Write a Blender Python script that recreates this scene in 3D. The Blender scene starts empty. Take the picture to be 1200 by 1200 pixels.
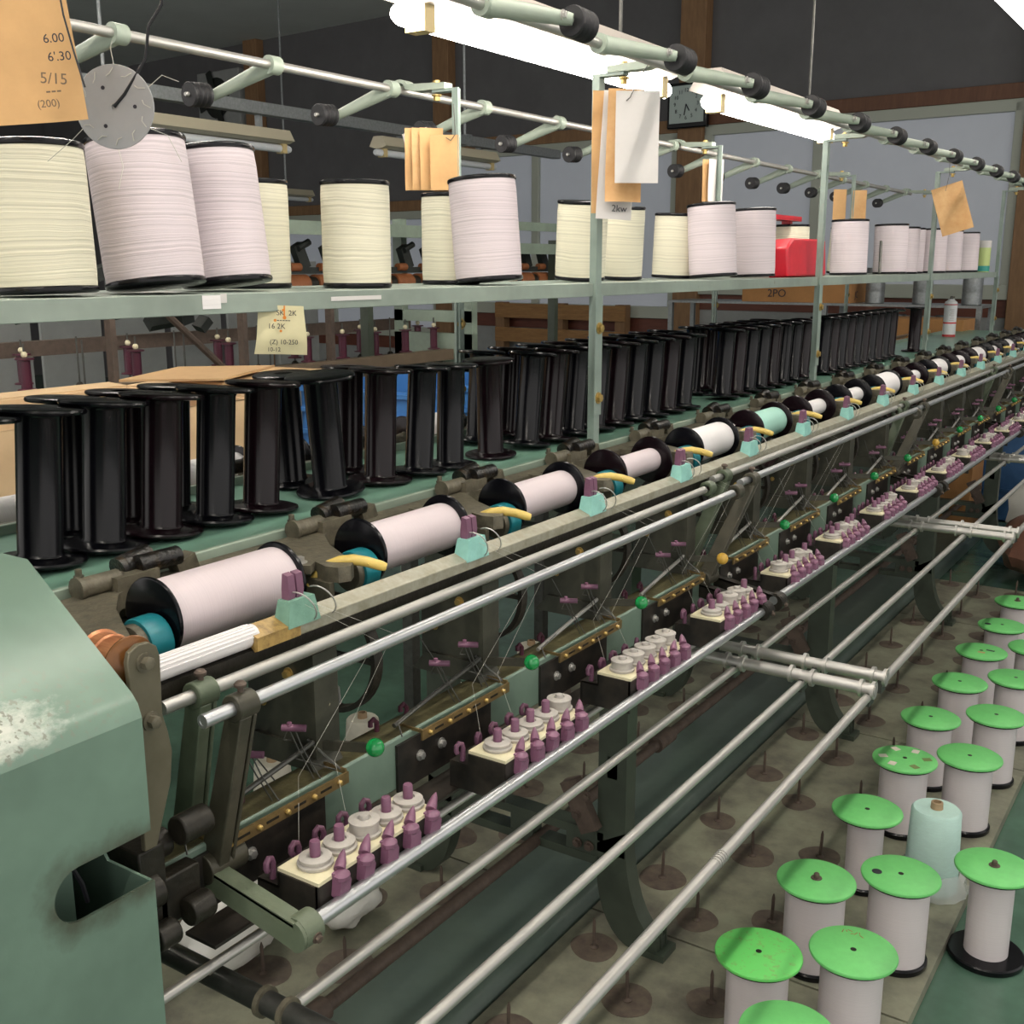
import bpy, bmesh, math, random
from mathutils import Vector, Matrix, Euler
R = math.radians
random.seed(7)
scn = bpy.context.scene
COL = scn.collection
P = 0.34          # pitch of the winding units
FR = [0.60, 1.96, 3.32, 4.68, 6.04]   # frame positions along the machine
CX = -1.265       # machine centre line

# ------------------------------------------------------------------ materials
def lin(c): return c / 12.92 if c <= 0.04045 else ((c + 0.055) / 1.055) ** 2.4
def hx(s):
    s = s.lstrip('#')
    return tuple(lin(int(s[i:i + 2], 16) / 255) for i in (0, 2, 4)) + (1,)
MATS = {}
def mat(name, col, rough=0.5, metal=0.0, noise=0.0, nscale=30, col2=None, thr=None, bump=0.0, bscale=120,
        emit=None, estr=0, stretch=(1, 1, 1), coat=0.0, spec=0.5, band=None, trans=0.0, nrough=0.0, alpha=1.0, sss=0.0):
    m = bpy.data.materials.new(name); m.use_nodes = True
    nt = m.node_tree; b = nt.nodes['Principled BSDF']; L = nt.links
    c = hx(col); b.inputs['Base Color'].default_value = c
    b.inputs['Roughness'].default_value = rough; b.inputs['Metallic'].default_value = metal
    b.inputs['Coat Weight'].default_value = coat; b.inputs['Specular IOR Level'].default_value = spec
    b.inputs['Transmission Weight'].default_value = trans
    b.inputs['Alpha'].default_value = alpha
    if emit:
        b.inputs['Emission Color'].default_value = hx(emit); b.inputs['Emission Strength'].default_value = estr
    need = noise > 0 or col2 or bump > 0 or band or nrough
    if need:
        tc = nt.nodes.new('ShaderNodeTexCoord'); mp = nt.nodes.new('ShaderNodeMapping')
        mp.inputs['Scale'].default_value = stretch
        L.new(tc.outputs['Object'], mp.inputs['Vector'])
        src = None
        if col2 or noise > 0 or nrough:
            n = nt.nodes.new('ShaderNodeTexNoise'); n.inputs['Scale'].default_value = nscale
            n.inputs['Detail'].default_value = 6; n.inputs['Roughness'].default_value = 0.65
            L.new(mp.outputs['Vector'], n.inputs['Vector'])
            ramp = nt.nodes.new('ShaderNodeValToRGB')
            if thr:
                ramp.color_ramp.elements[0].position = thr[0]; ramp.color_ramp.elements[1].position = thr[1]
            else:
                ramp.color_ramp.elements[0].position = 0.3; ramp.color_ramp.elements[1].position = 0.7
            if col2: c2 = hx(col2)
            else: c2 = tuple(min(1, v * (1 + noise)) for v in c[:3]) + (1,); c = tuple(v * (1 - noise) for v in c[:3]) + (1,)
            ramp.color_ramp.elements[0].color = c; ramp.color_ramp.elements[1].color = c2
            L.new(n.outputs['Fac'], ramp.inputs['Fac']); src = ramp.outputs['Color']
            if nrough:
                mr = nt.nodes.new('ShaderNodeMapRange'); mr.inputs['To Min'].default_value = rough - nrough; mr.inputs['To Max'].default_value = rough + nrough
                L.new(n.outputs['Fac'], mr.inputs['Value']); L.new(mr.outputs['Result'], b.inputs['Roughness'])
        if band:   # wound thread: fine rings round the object's own axis
            sc, amt, bmp = band
            sep = nt.nodes.new('ShaderNodeSeparateXYZ'); L.new(tc.outputs['Object'], sep.inputs['Vector'])
            nz = nt.nodes.new('ShaderNodeTexNoise'); nz.noise_dimensions = '1D'; nz.inputs['Scale'].default_value = sc
            nz.inputs['Detail'].default_value = 4; nz.inputs['Roughness'].default_value = 0.6
            nw = nt.nodes.new('ShaderNodeTexNoise'); nw.inputs['Scale'].default_value = 9
            L.new(tc.outputs['Object'], nw.inputs['Vector'])
            ad = nt.nodes.new('ShaderNodeMath'); ad.operation = 'MULTIPLY_ADD'
            L.new(nw.outputs['Fac'], ad.inputs[0]); ad.inputs[1].default_value = 0.012; L.new(sep.outputs['Z'], ad.inputs[2])
            L.new(ad.outputs[0], nz.inputs['W'])
            rp = nt.nodes.new('ShaderNodeValToRGB')
            rp.color_ramp.elements[0].position = 0.33; rp.color_ramp.elements[1].position = 0.58
            cb = hx(col)
            rp.color_ramp.elements[0].color = tuple(v * (1 - amt) for v in cb[:3]) + (1,); rp.color_ramp.elements[1].color = cb
            L.new(nz.outputs['Fac'], rp.inputs['Fac']); src = rp.outputs['Color']
            bp = nt.nodes.new('ShaderNodeBump'); bp.inputs['Strength'].default_value = bmp; bp.inputs['Distance'].default_value = 0.002
            L.new(nz.outputs['Fac'], bp.inputs['Height']); L.new(bp.outputs['Normal'], b.inputs['Normal'])
        if src: L.new(src, b.inputs['Base Color'])
        if bump > 0 and not band:
            nb = nt.nodes.new('ShaderNodeTexNoise'); nb.inputs['Scale'].default_value = bscale; nb.inputs['Detail'].default_value = 4
            L.new(mp.outputs['Vector'], nb.inputs['Vector'])
            bp = nt.nodes.new('ShaderNodeBump'); bp.inputs['Strength'].default_value = bump; bp.inputs['Distance'].default_value = 0.003
            L.new(nb.outputs['Fac'], bp.inputs['Height']); L.new(bp.outputs['Normal'], b.inputs['Normal'])
    MATS[name] = m
    return m

def worn_paint(name, col, chip, thr, scale, rough=0.4):
    """painted steel: fine tonal mottling plus chips where the coat has worn through"""
    m = mat(name, col, rough)
    nt = m.node_tree; b = nt.nodes['Principled BSDF']; L = nt.links
    tc = nt.nodes.new('ShaderNodeTexCoord')
    def nz(s, d):
        n = nt.nodes.new('ShaderNodeTexNoise'); n.inputs['Scale'].default_value = s; n.inputs['Detail'].default_value = d
        n.inputs['Roughness'].default_value = 0.7
        L.new(tc.outputs['Object'], n.inputs['Vector']); return n
    a = nz(5, 4); c = nz(scale, 8)
    r1 = nt.nodes.new('ShaderNodeValToRGB'); cc = hx(col)
    r1.color_ramp.elements[0].color = tuple(v * 0.82 for v in cc[:3]) + (1,); r1.color_ramp.elements[1].color = tuple(v * 1.12 for v in cc[:3]) + (1,)
    r1.color_ramp.elements[0].position = .35; r1.color_ramp.elements[1].position = .68
    L.new(a.outputs['Fac'], r1.inputs['Fac'])
    r2 = nt.nodes.new('ShaderNodeValToRGB'); r2.color_ramp.elements[0].position = thr; r2.color_ramp.elements[1].position = thr + .03
    L.new(c.outputs['Fac'], r2.inputs['Fac'])
    mx = nt.nodes.new('ShaderNodeMix'); mx.data_type = 'RGBA'
    L.new(r2.outputs['Color'], mx.inputs[0]); L.new(r1.outputs['Color'], mx.inputs[6]); mx.inputs[7].default_value = hx(chip)
    L.new(mx.outputs[2], b.inputs['Base Color'])
    bp = nt.nodes.new('ShaderNodeBump'); bp.inputs['Strength'].default_value = .12; bp.inputs['Distance'].default_value = .002
    L.new(c.outputs['Fac'], bp.inputs['Height']); L.new(bp.outputs['Normal'], b.inputs['Normal'])
    return m

PAINT = worn_paint('green_paint', '#8d9c8c', '#4a4438', .70, 40, .38)
HOUSE = worn_paint('housing_paint', '#6c8475', '#8c8b80', .71, 55, .34)
def fold_wear_glare(m):  # pale zone along the fold: worn paint, with lamp glare painted into it
    nt = m.node_tree; b = nt.nodes['Principled BSDF']; L = nt.links
    src = b.inputs['Base Color'].links[0].from_socket
    tc = nt.nodes.new('ShaderNodeTexCoord'); sp = nt.nodes.new('ShaderNodeSeparateXYZ'); L.new(tc.outputs['Object'], sp.inputs[0])
    def mr(sock, a, c):
        q = nt.nodes.new('ShaderNodeMapRange'); q.inputs['From Min'].default_value = a; q.inputs['From Max'].default_value = c
        L.new(sock, q.inputs['Value']); return q.outputs['Result']
    def mul(a, c, op='MULTIPLY'):
        q = nt.nodes.new('ShaderNodeMath'); q.operation = op
        L.new(a, q.inputs[0])
        if isinstance(c, float): q.inputs[1].default_value = c
        else: L.new(c, q.inputs[1])
        return q.outputs[0]
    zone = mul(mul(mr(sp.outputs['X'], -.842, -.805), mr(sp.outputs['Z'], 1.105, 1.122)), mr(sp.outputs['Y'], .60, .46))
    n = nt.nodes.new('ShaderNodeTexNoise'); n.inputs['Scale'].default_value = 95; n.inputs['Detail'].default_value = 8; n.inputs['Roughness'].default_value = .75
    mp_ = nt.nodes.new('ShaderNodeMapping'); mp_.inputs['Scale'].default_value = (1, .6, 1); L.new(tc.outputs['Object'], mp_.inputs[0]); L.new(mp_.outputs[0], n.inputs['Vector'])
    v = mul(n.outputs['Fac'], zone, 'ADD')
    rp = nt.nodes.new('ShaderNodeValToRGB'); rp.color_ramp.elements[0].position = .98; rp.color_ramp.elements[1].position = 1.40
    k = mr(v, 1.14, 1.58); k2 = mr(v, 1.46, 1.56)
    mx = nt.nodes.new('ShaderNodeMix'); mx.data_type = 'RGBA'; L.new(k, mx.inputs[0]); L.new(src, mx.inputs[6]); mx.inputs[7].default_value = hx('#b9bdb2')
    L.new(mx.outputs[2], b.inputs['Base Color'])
    n2 = nt.nodes.new('ShaderNodeTexNoise'); n2.inputs['Scale'].default_value = 160; n2.inputs['Detail'].default_value = 6; L.new(tc.outputs['Object'], n2.inputs['Vector'])
    k3 = mul(mr(n2.outputs['Fac'], .57, .62), zone)
    mx2 = nt.nodes.new('ShaderNodeMix'); mx2.data_type = 'RGBA'; L.new(k3, mx2.inputs[0]); L.new(mx.outputs[2], mx2.inputs[6]); mx2.inputs[7].default_value = hx('#77796d')
    # brown oil creeping round the slot and down the right-hand edge of the front
    yc = nt.nodes.new('ShaderNodeClamp'); yc.inputs['Min'].default_value = .50; yc.inputs['Max'].default_value = .60; L.new(sp.outputs['Y'], yc.inputs['Value'])
    dy = mul(sp.outputs['Y'], yc.outputs[0], 'SUBTRACT'); dz = mul(sp.outputs['Z'], .976, 'SUBTRACT')
    dd = mul(mul(mul(dy, dy), mul(dz, dz), 'ADD'), .5, 'POWER')
    n3 = nt.nodes.new('ShaderNodeTexNoise'); n3.inputs['Scale'].default_value = 40; n3.inputs['Detail'].default_value = 5; L.new(tc.outputs['Object'], n3.inputs['Vector'])
    w = mul(mul(n3.outputs['Fac'], .05), dd, 'SUBTRACT')
    k4 = mul(mul(mr(w, -.022, .004), .8), mr(sp.outputs['X'], -.779, -.777))
    mx3 = nt.nodes.new('ShaderNodeMix'); mx3.data_type = 'RGBA'; L.new(k4, mx3.inputs[0]); L.new(mx2.outputs[2], mx3.inputs[6]); mx3.inputs[7].default_value = hx('#3f3a2c')
    L.new(mx3.outputs[2], b.inputs['Base Color'])
fold_wear_glare(HOUSE)
SHELFP = worn_paint('shelf_paint', '#879389', '#5b4038', .68, 45, .42)
POSTP = worn_paint('post_paint', '#84938a', '#53584e', .70, 60, .4)
RAILP = worn_paint('cast_arm_paint', '#99a496', '#5f675c', .68, 90, .45)
TRAYP = worn_paint('tray_paint', '#729a87', '#8fae9f', .66, 25, .3)
DIRTG = mat('oily_green_paint', '#565f4b', .45, col2='#6a7460', nscale=14, bump=.12, bscale=140)
OILTOP = mat('oily_brown_film', '#6b6648', .4, col2='#3d3826', nscale=24, bump=.3, bscale=120)
BEAMP = mat('beam_green_paint', '#64776a', .42, col2='#6f8374', nscale=9, bump=.05)
LEGP = mat('leg_paint', '#333a30', .45, col2='#414a3e', nscale=9, bump=.1)
CAST = mat('oily_cast_iron', '#4a463a', .5, .2, col2='#736d5c', nscale=45, bump=.35, bscale=160)
CASED = mat('dark_gear_case', '#35342c', .42, .3, col2='#4a4a3e', nscale=18, bump=.1)
BLACKI = mat('black_oiled_iron', '#17150f', .45, .3, col2='#2c2820', nscale=40, bump=.3)
CHROME = mat('polished_steel', '#c4c6c8', .34, .92)
STEEL = mat('dull_steel', '#bab8b3', .42, .75, noise=.06, nscale=14)
STEELD = mat('dark_steel', '#5c5c58', .42, .8, noise=.2, nscale=40)
RUST = mat('rusty_pipe', '#5a4d44', .65, .3, noise=.25, nscale=40, bump=.2)
BLK = mat('black_bobbin_plastic', '#08080d', .22, 0, spec=.32, noise=.2, nscale=8)
BLK2 = mat('plum_black_bobbin_plastic', '#12070c', .22, 0, spec=.32, noise=.2, nscale=8)
PULL = mat('black_rubber_pulley', '#1c1b1e', .55, 0, noise=.2, nscale=60, bump=.1)
LILAC = mat('lilac_white_thread', '#d2c6ca', .6, band=(300, .19, .4), spec=.3)
LILAC2 = mat('pale_lilac_thread', '#d0c3c6', .5, band=(600, .05, .12), spec=.35)
CREAM = mat('cream_thread', '#d9d4be', .6, band=(260, .20, .42), spec=.3)
WHITET = mat('white_thread', '#e3dfde', .6, band=(420, .06, .2), spec=.3)
MINTT = mat('mint_thread', '#a7d6c6', .6, band=(380, .08, .25), spec=.3)
SILV = mat('silver_lilac_thread', '#d2cacb', .42, .0, band=(520, .06, .2), spec=.5)
CONEW = mat('white_cone_thread', '#d8d3c2', .8, noise=.05, nscale=60, bump=.2)
CONEM = mat('mint_cone_thread', '#b9d8ce', .8, noise=.05, nscale=60, bump=.25, stretch=(1, 1, 4))
CARDTUBE = mat('cardboard_tube', '#a2896a', .8, noise=.1)
TEAL = mat('teal_rubber', '#12707a', .4, noise=.15, nscale=25)
TURQ = mat('turquoise_block', '#7fb5aa', .65, col2='#93c9bf', nscale=40, bump=.15)
TURQD = mat('dusty_turquoise_block', '#68917f', .7, col2='#7aa391', nscale=60, bump=.3)
PURP = mat('purple_ceramic', '#775066', .42, noise=.15, nscale=40)
PURPD = mat('dark_purple_ceramic', '#4b2233', .35)
WOOLD = mat('grey_ceramic_disc', '#aaa59e', .6, noise=.12, nscale=60, bump=.15)
CREAMPL = mat('cream_plate', '#d7cfae', .55, noise=.08, nscale=50)
YEL = mat('yellow_plastic', '#d0b560', .38, noise=.08, nscale=60)
YELB = mat('yellow_ball', '#cfa544', .3, noise=.12, nscale=80)
GRNB = mat('green_ball', '#118a44', .15, coat=.5)
GRND = mat('green_disc_plastic', '#72cc74', .45, noise=.06, nscale=40)
GRND2 = mat('scuffed_green_plastic', '#68d066', .5, col2='#869a52', nscale=90, thr=(.55, .75))
BRASS = mat('dull_brass', '#8b7650', .42, .75, noise=.25, nscale=50)
COPPER = mat('copper_roller', '#9a5a38', .35, .5, col2='#c98f66', nscale=30, stretch=(1, 6, 1))
COVERB = mat('amber_disc', '#6b4522', .25, .2, noise=.2)
KRAFT = mat('kraft_paper', '#c99f6c', .8, noise=.10, nscale=14, bump=.15, bscale=25)
KRAFT2 = mat('aged_kraft_paper', '#b98a55', .8, col2='#cfa878', nscale=16, bump=.25, bscale=30)
PAPER = mat('white_paper', '#c9c5c2', .8, noise=.04, nscale=12, bump=.15, bscale=25)
TAGP = mat('yellowed_tag_paper', '#cfc7a0', .8, noise=.06, nscale=20)
INK = mat('dark_ink', '#25232e', .6)
INKG = mat('pencil_grey', '#6d5a48', .8)
ORANGE = mat('orange_ink', '#d07a1e', .6)
CARD = mat('cardboard', '#b5946b', .8, noise=.06, nscale=20)
CARDL = mat('pale_cardboard', '#cdb08a', .8, noise=.06, nscale=14)
CARDD = mat('brown_cardboard', '#a77848', .8, noise=.08, nscale=14)
WOOD = mat('raw_timber', '#9a7347', .7, col2='#7d5a35', nscale=9, stretch=(1, 1, 9))
WOODT = mat('brown_timber', '#6d4a35', .6, col2='#573828', nscale=6, stretch=(6, 1, 1))
WOODL = mat('light_brown_timber', '#8a6a4a', .65, col2='#74563b', nscale=6, stretch=(6, 6, 1))
REDW = mat('red_brown_panel', '#6a3a2a', .55, col2='#552c20', nscale=5, stretch=(1, 1, 8))
DARKW = mat('dark_wall_board', '#5b5a5c', .7, noise=.12, nscale=3)
GREYB = mat('grey_wall_board', '#8d8f8e', .8, noise=.07, nscale=12)
CEIL = mat('grey_ceiling', '#d2d4d2', .8, noise=.05, nscale=2)
FRAMEW = mat('greenish_window_frame', '#a3a79c', .5)
GLASSF = mat('frosted_glass', '#a6a9af', .35, noise=.05, nscale=2.2, bump=.25, bscale=260, emit='#a3a9b4', estr=.14)  # faint emission brightens the panes in place of reflected room light
FLOORG = worn_paint('green_floor_paint', '#52705f', '#94a196', .70, 22, .22)
PLATEM = mat('oily_board', '#8a8b76', .5, col2='#57524a', nscale=7, thr=(.38, .72), bump=.15, bscale=60)
STAIN = mat('brown_oil_stain', '#4b3f3a', .55, col2='#6b6052', nscale=30)
DUCT = worn_paint('dark_green_duct', '#58665d', '#717d74', .74, 30, .32)
TUBEL = mat('lit_tube', '#ffffff', .5, emit='#fffaf2', estr=19)
TUBEFILL = mat('fill_lamp_tube', '#ffffff', .5, emit='#fff8ee', estr=52)  # stronger tube, only for the added fill lamps
TUBEOFF = mat('unlit_tube', '#c9cdd0', .4)
FIXT = mat('white_enamel', '#c9bfb6', .5)
FIXTY = mat('yellowed_enamel', '#b3ab95', .5)
CAPY = mat('yellow_plastic_cap', '#b9a677', .5)
REDP = mat('red_plastic', '#c01428', .3, noise=.1, nscale=20)
BLUEP = mat('blue_plastic', '#3f78b8', .45, noise=.05)
BLUED = mat('deep_blue_plastic', '#3d6694', .5, noise=.1)
BAGW = mat('white_plastic_film', '#d6d4cc', .3, noise=.05, nscale=20, bump=.6, bscale=30)
BAGB = mat('brown_bundle_film', '#7a5647', .35, noise=.15, nscale=10, bump=.5, bscale=22)
CLEARF = mat('clear_film', '#dfe4e2', .15, alpha=.35, bump=.7, bscale=40)
CANW = mat('white_can', '#d9dadb', .3, noise=.02)
CANR = mat('red_can_band', '#c33a3c', .35)
LIME = mat('lime_label', '#b9c983', .5)
TEALB = mat('teal_band', '#2c8f86', .4)
DISCG = mat('grey_plate', '#a5a6a8', .45, .3, noise=.06, nscale=20)
WIREB = mat('black_cable', '#15141a', .5)
GALV = mat('galvanised_steel', '#85898a', .45, .6, noise=.2, nscale=70)
PURPB = mat('purple_bobbin', '#4a1a2c', .35)
ORB = mat('orange_brown_roll', '#8a532f', .6, noise=.15)
MACHD = mat('dark_machinery', '#2c302d', .5, .3, noise=.3, nscale=20)
BELT = mat('brown_belt_board', '#6b5c4a', .7, noise=.12, nscale=14)
GOLD = mat('brass_bolt', '#b09659', .4, .6)
YARN = mat('yarn', '#c9c7bd', .7)
TAPE = mat('pale_tape', '#d8cfc0', .7)
TAPED = mat('olive_tape', '#7a8a52', .7)
CLOCKF = mat('clock_face', '#a9b6b2', .4)
BOLT = mat('dark_bolt', '#4c443c', .45, .6, noise=.2)

# ------------------------------------------------------------------ mesh builder
class MB:
    def __init__(s): s.v = []; s.f = []; s.m = []; s.sm = []; s.mats = []
    def _mi(s, m):
        if m is None: return 0
        if m not in s.mats: s.mats.append(m)
        return s.mats.index(m)
    def add(s, vs, fs, m=None, smooth=False):
        o = len(s.v); s.v += [tuple(v) for v in vs]; k = s._mi(m)
        for f in fs: s.f.append([i + o for i in f]); s.m.append(k); s.sm.append(smooth)
        return s
    def box(s, c, d, m=None, rot=None):
        x, y, z = (d[0] / 2, d[1] / 2, d[2] / 2)
        vs = [Vector((a * x, b * y, e * z)) for a in (-1, 1) for b in (-1, 1) for e in (-1, 1)]
        if rot is not None: vs = [rot @ v for v in vs]
        vs = [v + Vector(c) for v in vs]
        return s.add(vs, [(0, 1, 3, 2), (4, 6, 7, 5), (0, 4, 5, 1), (2, 3, 7, 6), (0, 2, 6, 4), (1, 5, 7, 3)], m)
    def bb(s, x0, x1, y0, y1, z0, z1, m=None):
        return s.box(((x0 + x1) / 2, (y0 + y1) / 2, (z0 + z1) / 2), (abs(x1 - x0), abs(y1 - y0), abs(z1 - z0)), m)
    def lathe(s, prof, p0=(0, 0, 0), ax=(0, 0, 1), n=24, m=None, smooth=True, cap=True):
        """prof: list of (radius, height along axis)"""
        a = Vector(ax).normalized(); u = a.orthogonal().normalized(); w = a.cross(u); p0 = Vector(p0)
        vs = []; fs = []
        for r, h in prof:
            for i in range(n):
                t = 2 * math.pi * i / n
                vs.append(p0 + a * h + (u * math.cos(t) + w * math.sin(t)) * max(r, 1e-5))
        for j in range(len(prof) - 1):
            for i in range(n):
                k = (i + 1) % n
                fs.append((j * n + i, j * n + k, (j + 1) * n + k, (j + 1) * n + i))
        if cap and prof[0][0] > 1e-4: fs.append(tuple(range(n - 1, -1, -1)))
        if cap and prof[-1][0] > 1e-4: fs.append(tuple((len(prof) - 1) * n + i for i in range(n)))
        return s.add(vs, fs, m, smooth)
    def cyl(s, p0, p1, r, n=12, m=None, r1=None):
        d = Vector(p1) - Vector(p0)
        return s.lathe([(r, 0), (r if r1 is None else r1, d.length)], p0, d, n, m)
    def ring(s, p0, ax, r0, r1, h, n=24, m=None):
        return s.lathe([(r0, 0), (r1, 0), (r1, h), (r0, h), (r0, 0)], p0, ax, n, m, True, False)
    def tube(s, pts, r, n=8, m=None, closed=False):
        pts = [Vector(p) for p in pts]; vs = []; fs = []; N = len(pts); prev = None
        for i, p in enumerate(pts):
            if closed: t = pts[(i + 1) % N] - pts[i - 1]
            else: t = pts[min(i + 1, N - 1)] - pts[max(i - 1, 0)]
            t.normalize()
            u = t.orthogonal().normalized() if prev is None else (prev - t * prev.dot(t)).normalized()
            prev = u; w = t.cross(u); rr = r[i] if isinstance(r, (list, tuple)) else r
            for k in range(n):
                a = 2 * math.pi * k / n
                vs.append(p + (u * math.cos(a) + w * math.sin(a)) * rr)
        for i in range(N if closed else N - 1):
            for k in range(n):
                q = (k + 1) % n; j = (i + 1) % N
                fs.append((i * n + k, i * n + q, j * n + q, j * n + k))
        if not closed:
            fs.append(tuple(range(n - 1, -1, -1))); fs.append(tuple((N - 1) * n + k for k in range(n)))
        return s.add(vs, fs, m, True)
    def prism(s, poly, axis, h0, h1, m=None):
        """poly 2D; axis 'x': (y,z) 'y': (x,z) 'z': (x,y)"""
        def P3(a, b, h): return {'x': (h, a, b), 'y': (a, h, b), 'z': (a, b, h)}[axis]
        n = len(poly); vs = [P3(a, b, h0) for a, b in poly] + [P3(a, b, h1) for a, b in poly]
        fs = [tuple(range(n - 1, -1, -1)), tuple(range(n, 2 * n))] + [(i, (i + 1) % n, n + (i + 1) % n, n + i) for i in range(n)]
        return s.add(vs, fs, m)
    def sphere(s, c, r, m=None, n=16, sc=(1, 1, 1)):
        k = n // 2
        vs = []; fs = []
        for j in range(k + 1):
            ph = math.pi * j / k
            for i in range(n):
                t = 2 * math.pi * i / n
                vs.append((c[0] + sc[0] * r * math.sin(ph) * math.cos(t), c[1] + sc[1] * r * math.sin(ph) * math.sin(t), c[2] + sc[2] * r * math.cos(ph)))
        for j in range(k):
            for i in range(n):
                q = (i + 1) % n
                fs.append((j * n + i, (j + 1) * n + i, (j + 1) * n + q, j * n + q))
        return s.add(vs, fs, m, True)
    def hexbolt(s, c, ax, r, h, m=None):
        s.lathe([(r * 1.5, 0), (r * 1.5, h * .25)], c, ax, 14, m, False)
        s.lathe([(r, h * .25), (r, h), (r * .8, h * 1.05)], c, ax, 6, m, False)
        return s
    def mesh(s, name, m=None):
        me = bpy.data.meshes.new(name); me.from_pydata(s.v, [], s.f); 
        mats = s.mats if s.mats else [m]
        if s.mats and m and m not in s.mats: pass
        for q in mats: me.materials.append(q)
        me.polygons.foreach_set('material_index', s.m); me.polygons.foreach_set('use_smooth', s.sm)
        bm = bmesh.new(); bm.from_mesh(me); bmesh.ops.remove_doubles(bm, verts=bm.verts, dist=1e-6)
        bmesh.ops.recalc_face_normals(bm, faces=bm.faces); bm.to_mesh(me); bm.free()
        try: me.set_sharp_from_angle(angle=R(38))
        except Exception: pass
        me.update(); return me

def link(name, me, parent=None, loc=(0, 0, 0), rot=(0, 0, 0)):
    o = bpy.data.objects.new(name, me); COL.objects.link(o)
    o.location = loc; o.rotation_euler = rot
    if parent is not None: o.parent = parent
    return o
def obj(name, mb, m=None, parent=None, loc=(0, 0, 0), rot=(0, 0, 0), bev=0):
    o = link(name, mb.mesh(name, m), parent, loc, rot)
    if bev:
        b = o.modifiers.new('Bevel', 'BEVEL'); b.width = bev; b.segments = 2; b.limit_method = 'ANGLE'; b.angle_limit = R(50)
    return o
def tag(o, label, cat, group=None, kind=None):
    o['label'] = label; o['category'] = cat
    if group: o['group'] = group
    if kind: o['kind'] = kind
    return o
def empty(name, loc=(0, 0, 0), rot=(0, 0, 0)):
    o = bpy.data.objects.new(name, None); COL.objects.link(o); o.location = loc; o.rotation_euler = rot
    o.empty_display_size = .05
    return o
def struct(name, mb, m=None, parent=None, **k):
    o = obj(name, mb, m, parent, **k)
    if parent is None: o['kind'] = 'structure'
    return o
def copy_tree(o, loc=None, rot=None, parent=None):
    c = o.copy(); COL.objects.link(c)
    if loc is not None: c.location = loc
    if rot is not None: c.rotation_euler = rot
    if parent is not None: c.parent = parent
    for ch in [q for q in bpy.data.objects if q.parent == o]:
        d = ch.copy(); COL.objects.link(d); d.parent = c
        for g in [q for q in bpy.data.objects if q.parent == ch]:
            e = g.copy(); COL.objects.link(e); e.parent = d
    return c
def text_mesh(txt, size, m, depth=.0002):
    cu = bpy.data.curves.new('t', 'FONT'); cu.body = txt; cu.size = size; cu.extrude = depth; cu.align_x = 'CENTER'; cu.align_y = 'CENTER'
    cu.resolution_u = 3
    o = bpy.data.objects.new('t', cu); COL.objects.link(o)
    dg = bpy.context.evaluated_depsgraph_get(); me = bpy.data.meshes.new_from_object(o.evaluated_get(dg))
    bpy.data.objects.remove(o); me.materials.clear(); me.materials.append(m)
    return me
ORD = ['first', 'second', 'third', 'fourth', 'fifth', 'sixth', 'seventh', 'eighth', 'ninth', 'tenth', 'eleventh', 'twelfth',
       'thirteenth', 'fourteenth', 'fifteenth', 'sixteenth', 'seventeenth', 'eighteenth', 'nineteenth', 'twentieth',
       'twenty-first', 'twenty-second', 'twenty-third', 'twenty-fourth', 'twenty-fifth', 'twenty-sixth', 'twenty-seventh', 'twenty-eighth', 'twenty-ninth', 'thirtieth',
       'thirty-first', 'thirty-second', 'thirty-third', 'thirty-fourth', 'thirty-fifth', 'thirty-sixth', 'thirty-seventh', 'thirty-eighth', 'thirty-ninth', 'fortieth']
def arc(cx, cy, r, a0, a1, n):
    return [(cx + r * math.cos(R(a0 + (a1 - a0) * i / n)), cy + r * math.sin(R(a0 + (a1 - a0) * i / n))) for i in range(n + 1)]

exec_parts = []
# ================================================================== SETTING
TH = R(5); DW = 8.2809
def W(s, z=0, off=0):
    """point on the end wall: s metres along it, off metres in front of it"""
    return Vector((math.sin(TH) * (DW - off) + s * math.cos(TH), math.cos(TH) * (DW - off) - s * math.sin(TH), z))
WR = Matrix.Rotation(-TH, 3, 'Z')
def wbox(mb, s0, s1, z0, z1, d0, d1, m=None):
    c = W((s0 + s1) / 2, (z0 + z1) / 2, (d0 + d1) / 2)
    return mb.box(c, (s1 - s0, abs(d1 - d0), z1 - z0), m, WR)

fl = MB(); fl.bb(-14, 4, -3.5, 10, -.1, 0); struct('floor', fl, FLOORG)
ce = MB(); ce.bb(-14, 4, -3.5, 10, 3.88, 3.95); struct('ceiling', ce, CEIL)
wl = MB(); wbox(wl, -16, 4.5, 0, 3.88, -.02, -.12); struct('wall_back', wl, DARKW)
wl = MB(); wl.bb(-14.1, -14, -3.5, 10.2, 0, 3.88); struct('wall_left', wl, DARKW)
pil = [(-10.32, -10.10, WOODL), (-7.52, -7.32, WOODL), (-4.83, -4.60, WOODL), (-2.17, -1.9, WOODL), (1.0, 1.2, WOODL)]
for i, (a, b, m) in enumerate(pil):
    p = MB(); wbox(p, a, b, 0, 3.88, -.02, .09); struct('trim_%d' % (i + 1), p, m, bev=.006)
tn = len(pil)
spans = [(-10.10, -7.52), (-7.32, -4.83), (-4.60, -2.17), (-1.9, 1.0)]
zt = [2.0, 2.53, 2.57, 2.57]; zb = [.85, 1.12, 1.33, 1.33]
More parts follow.
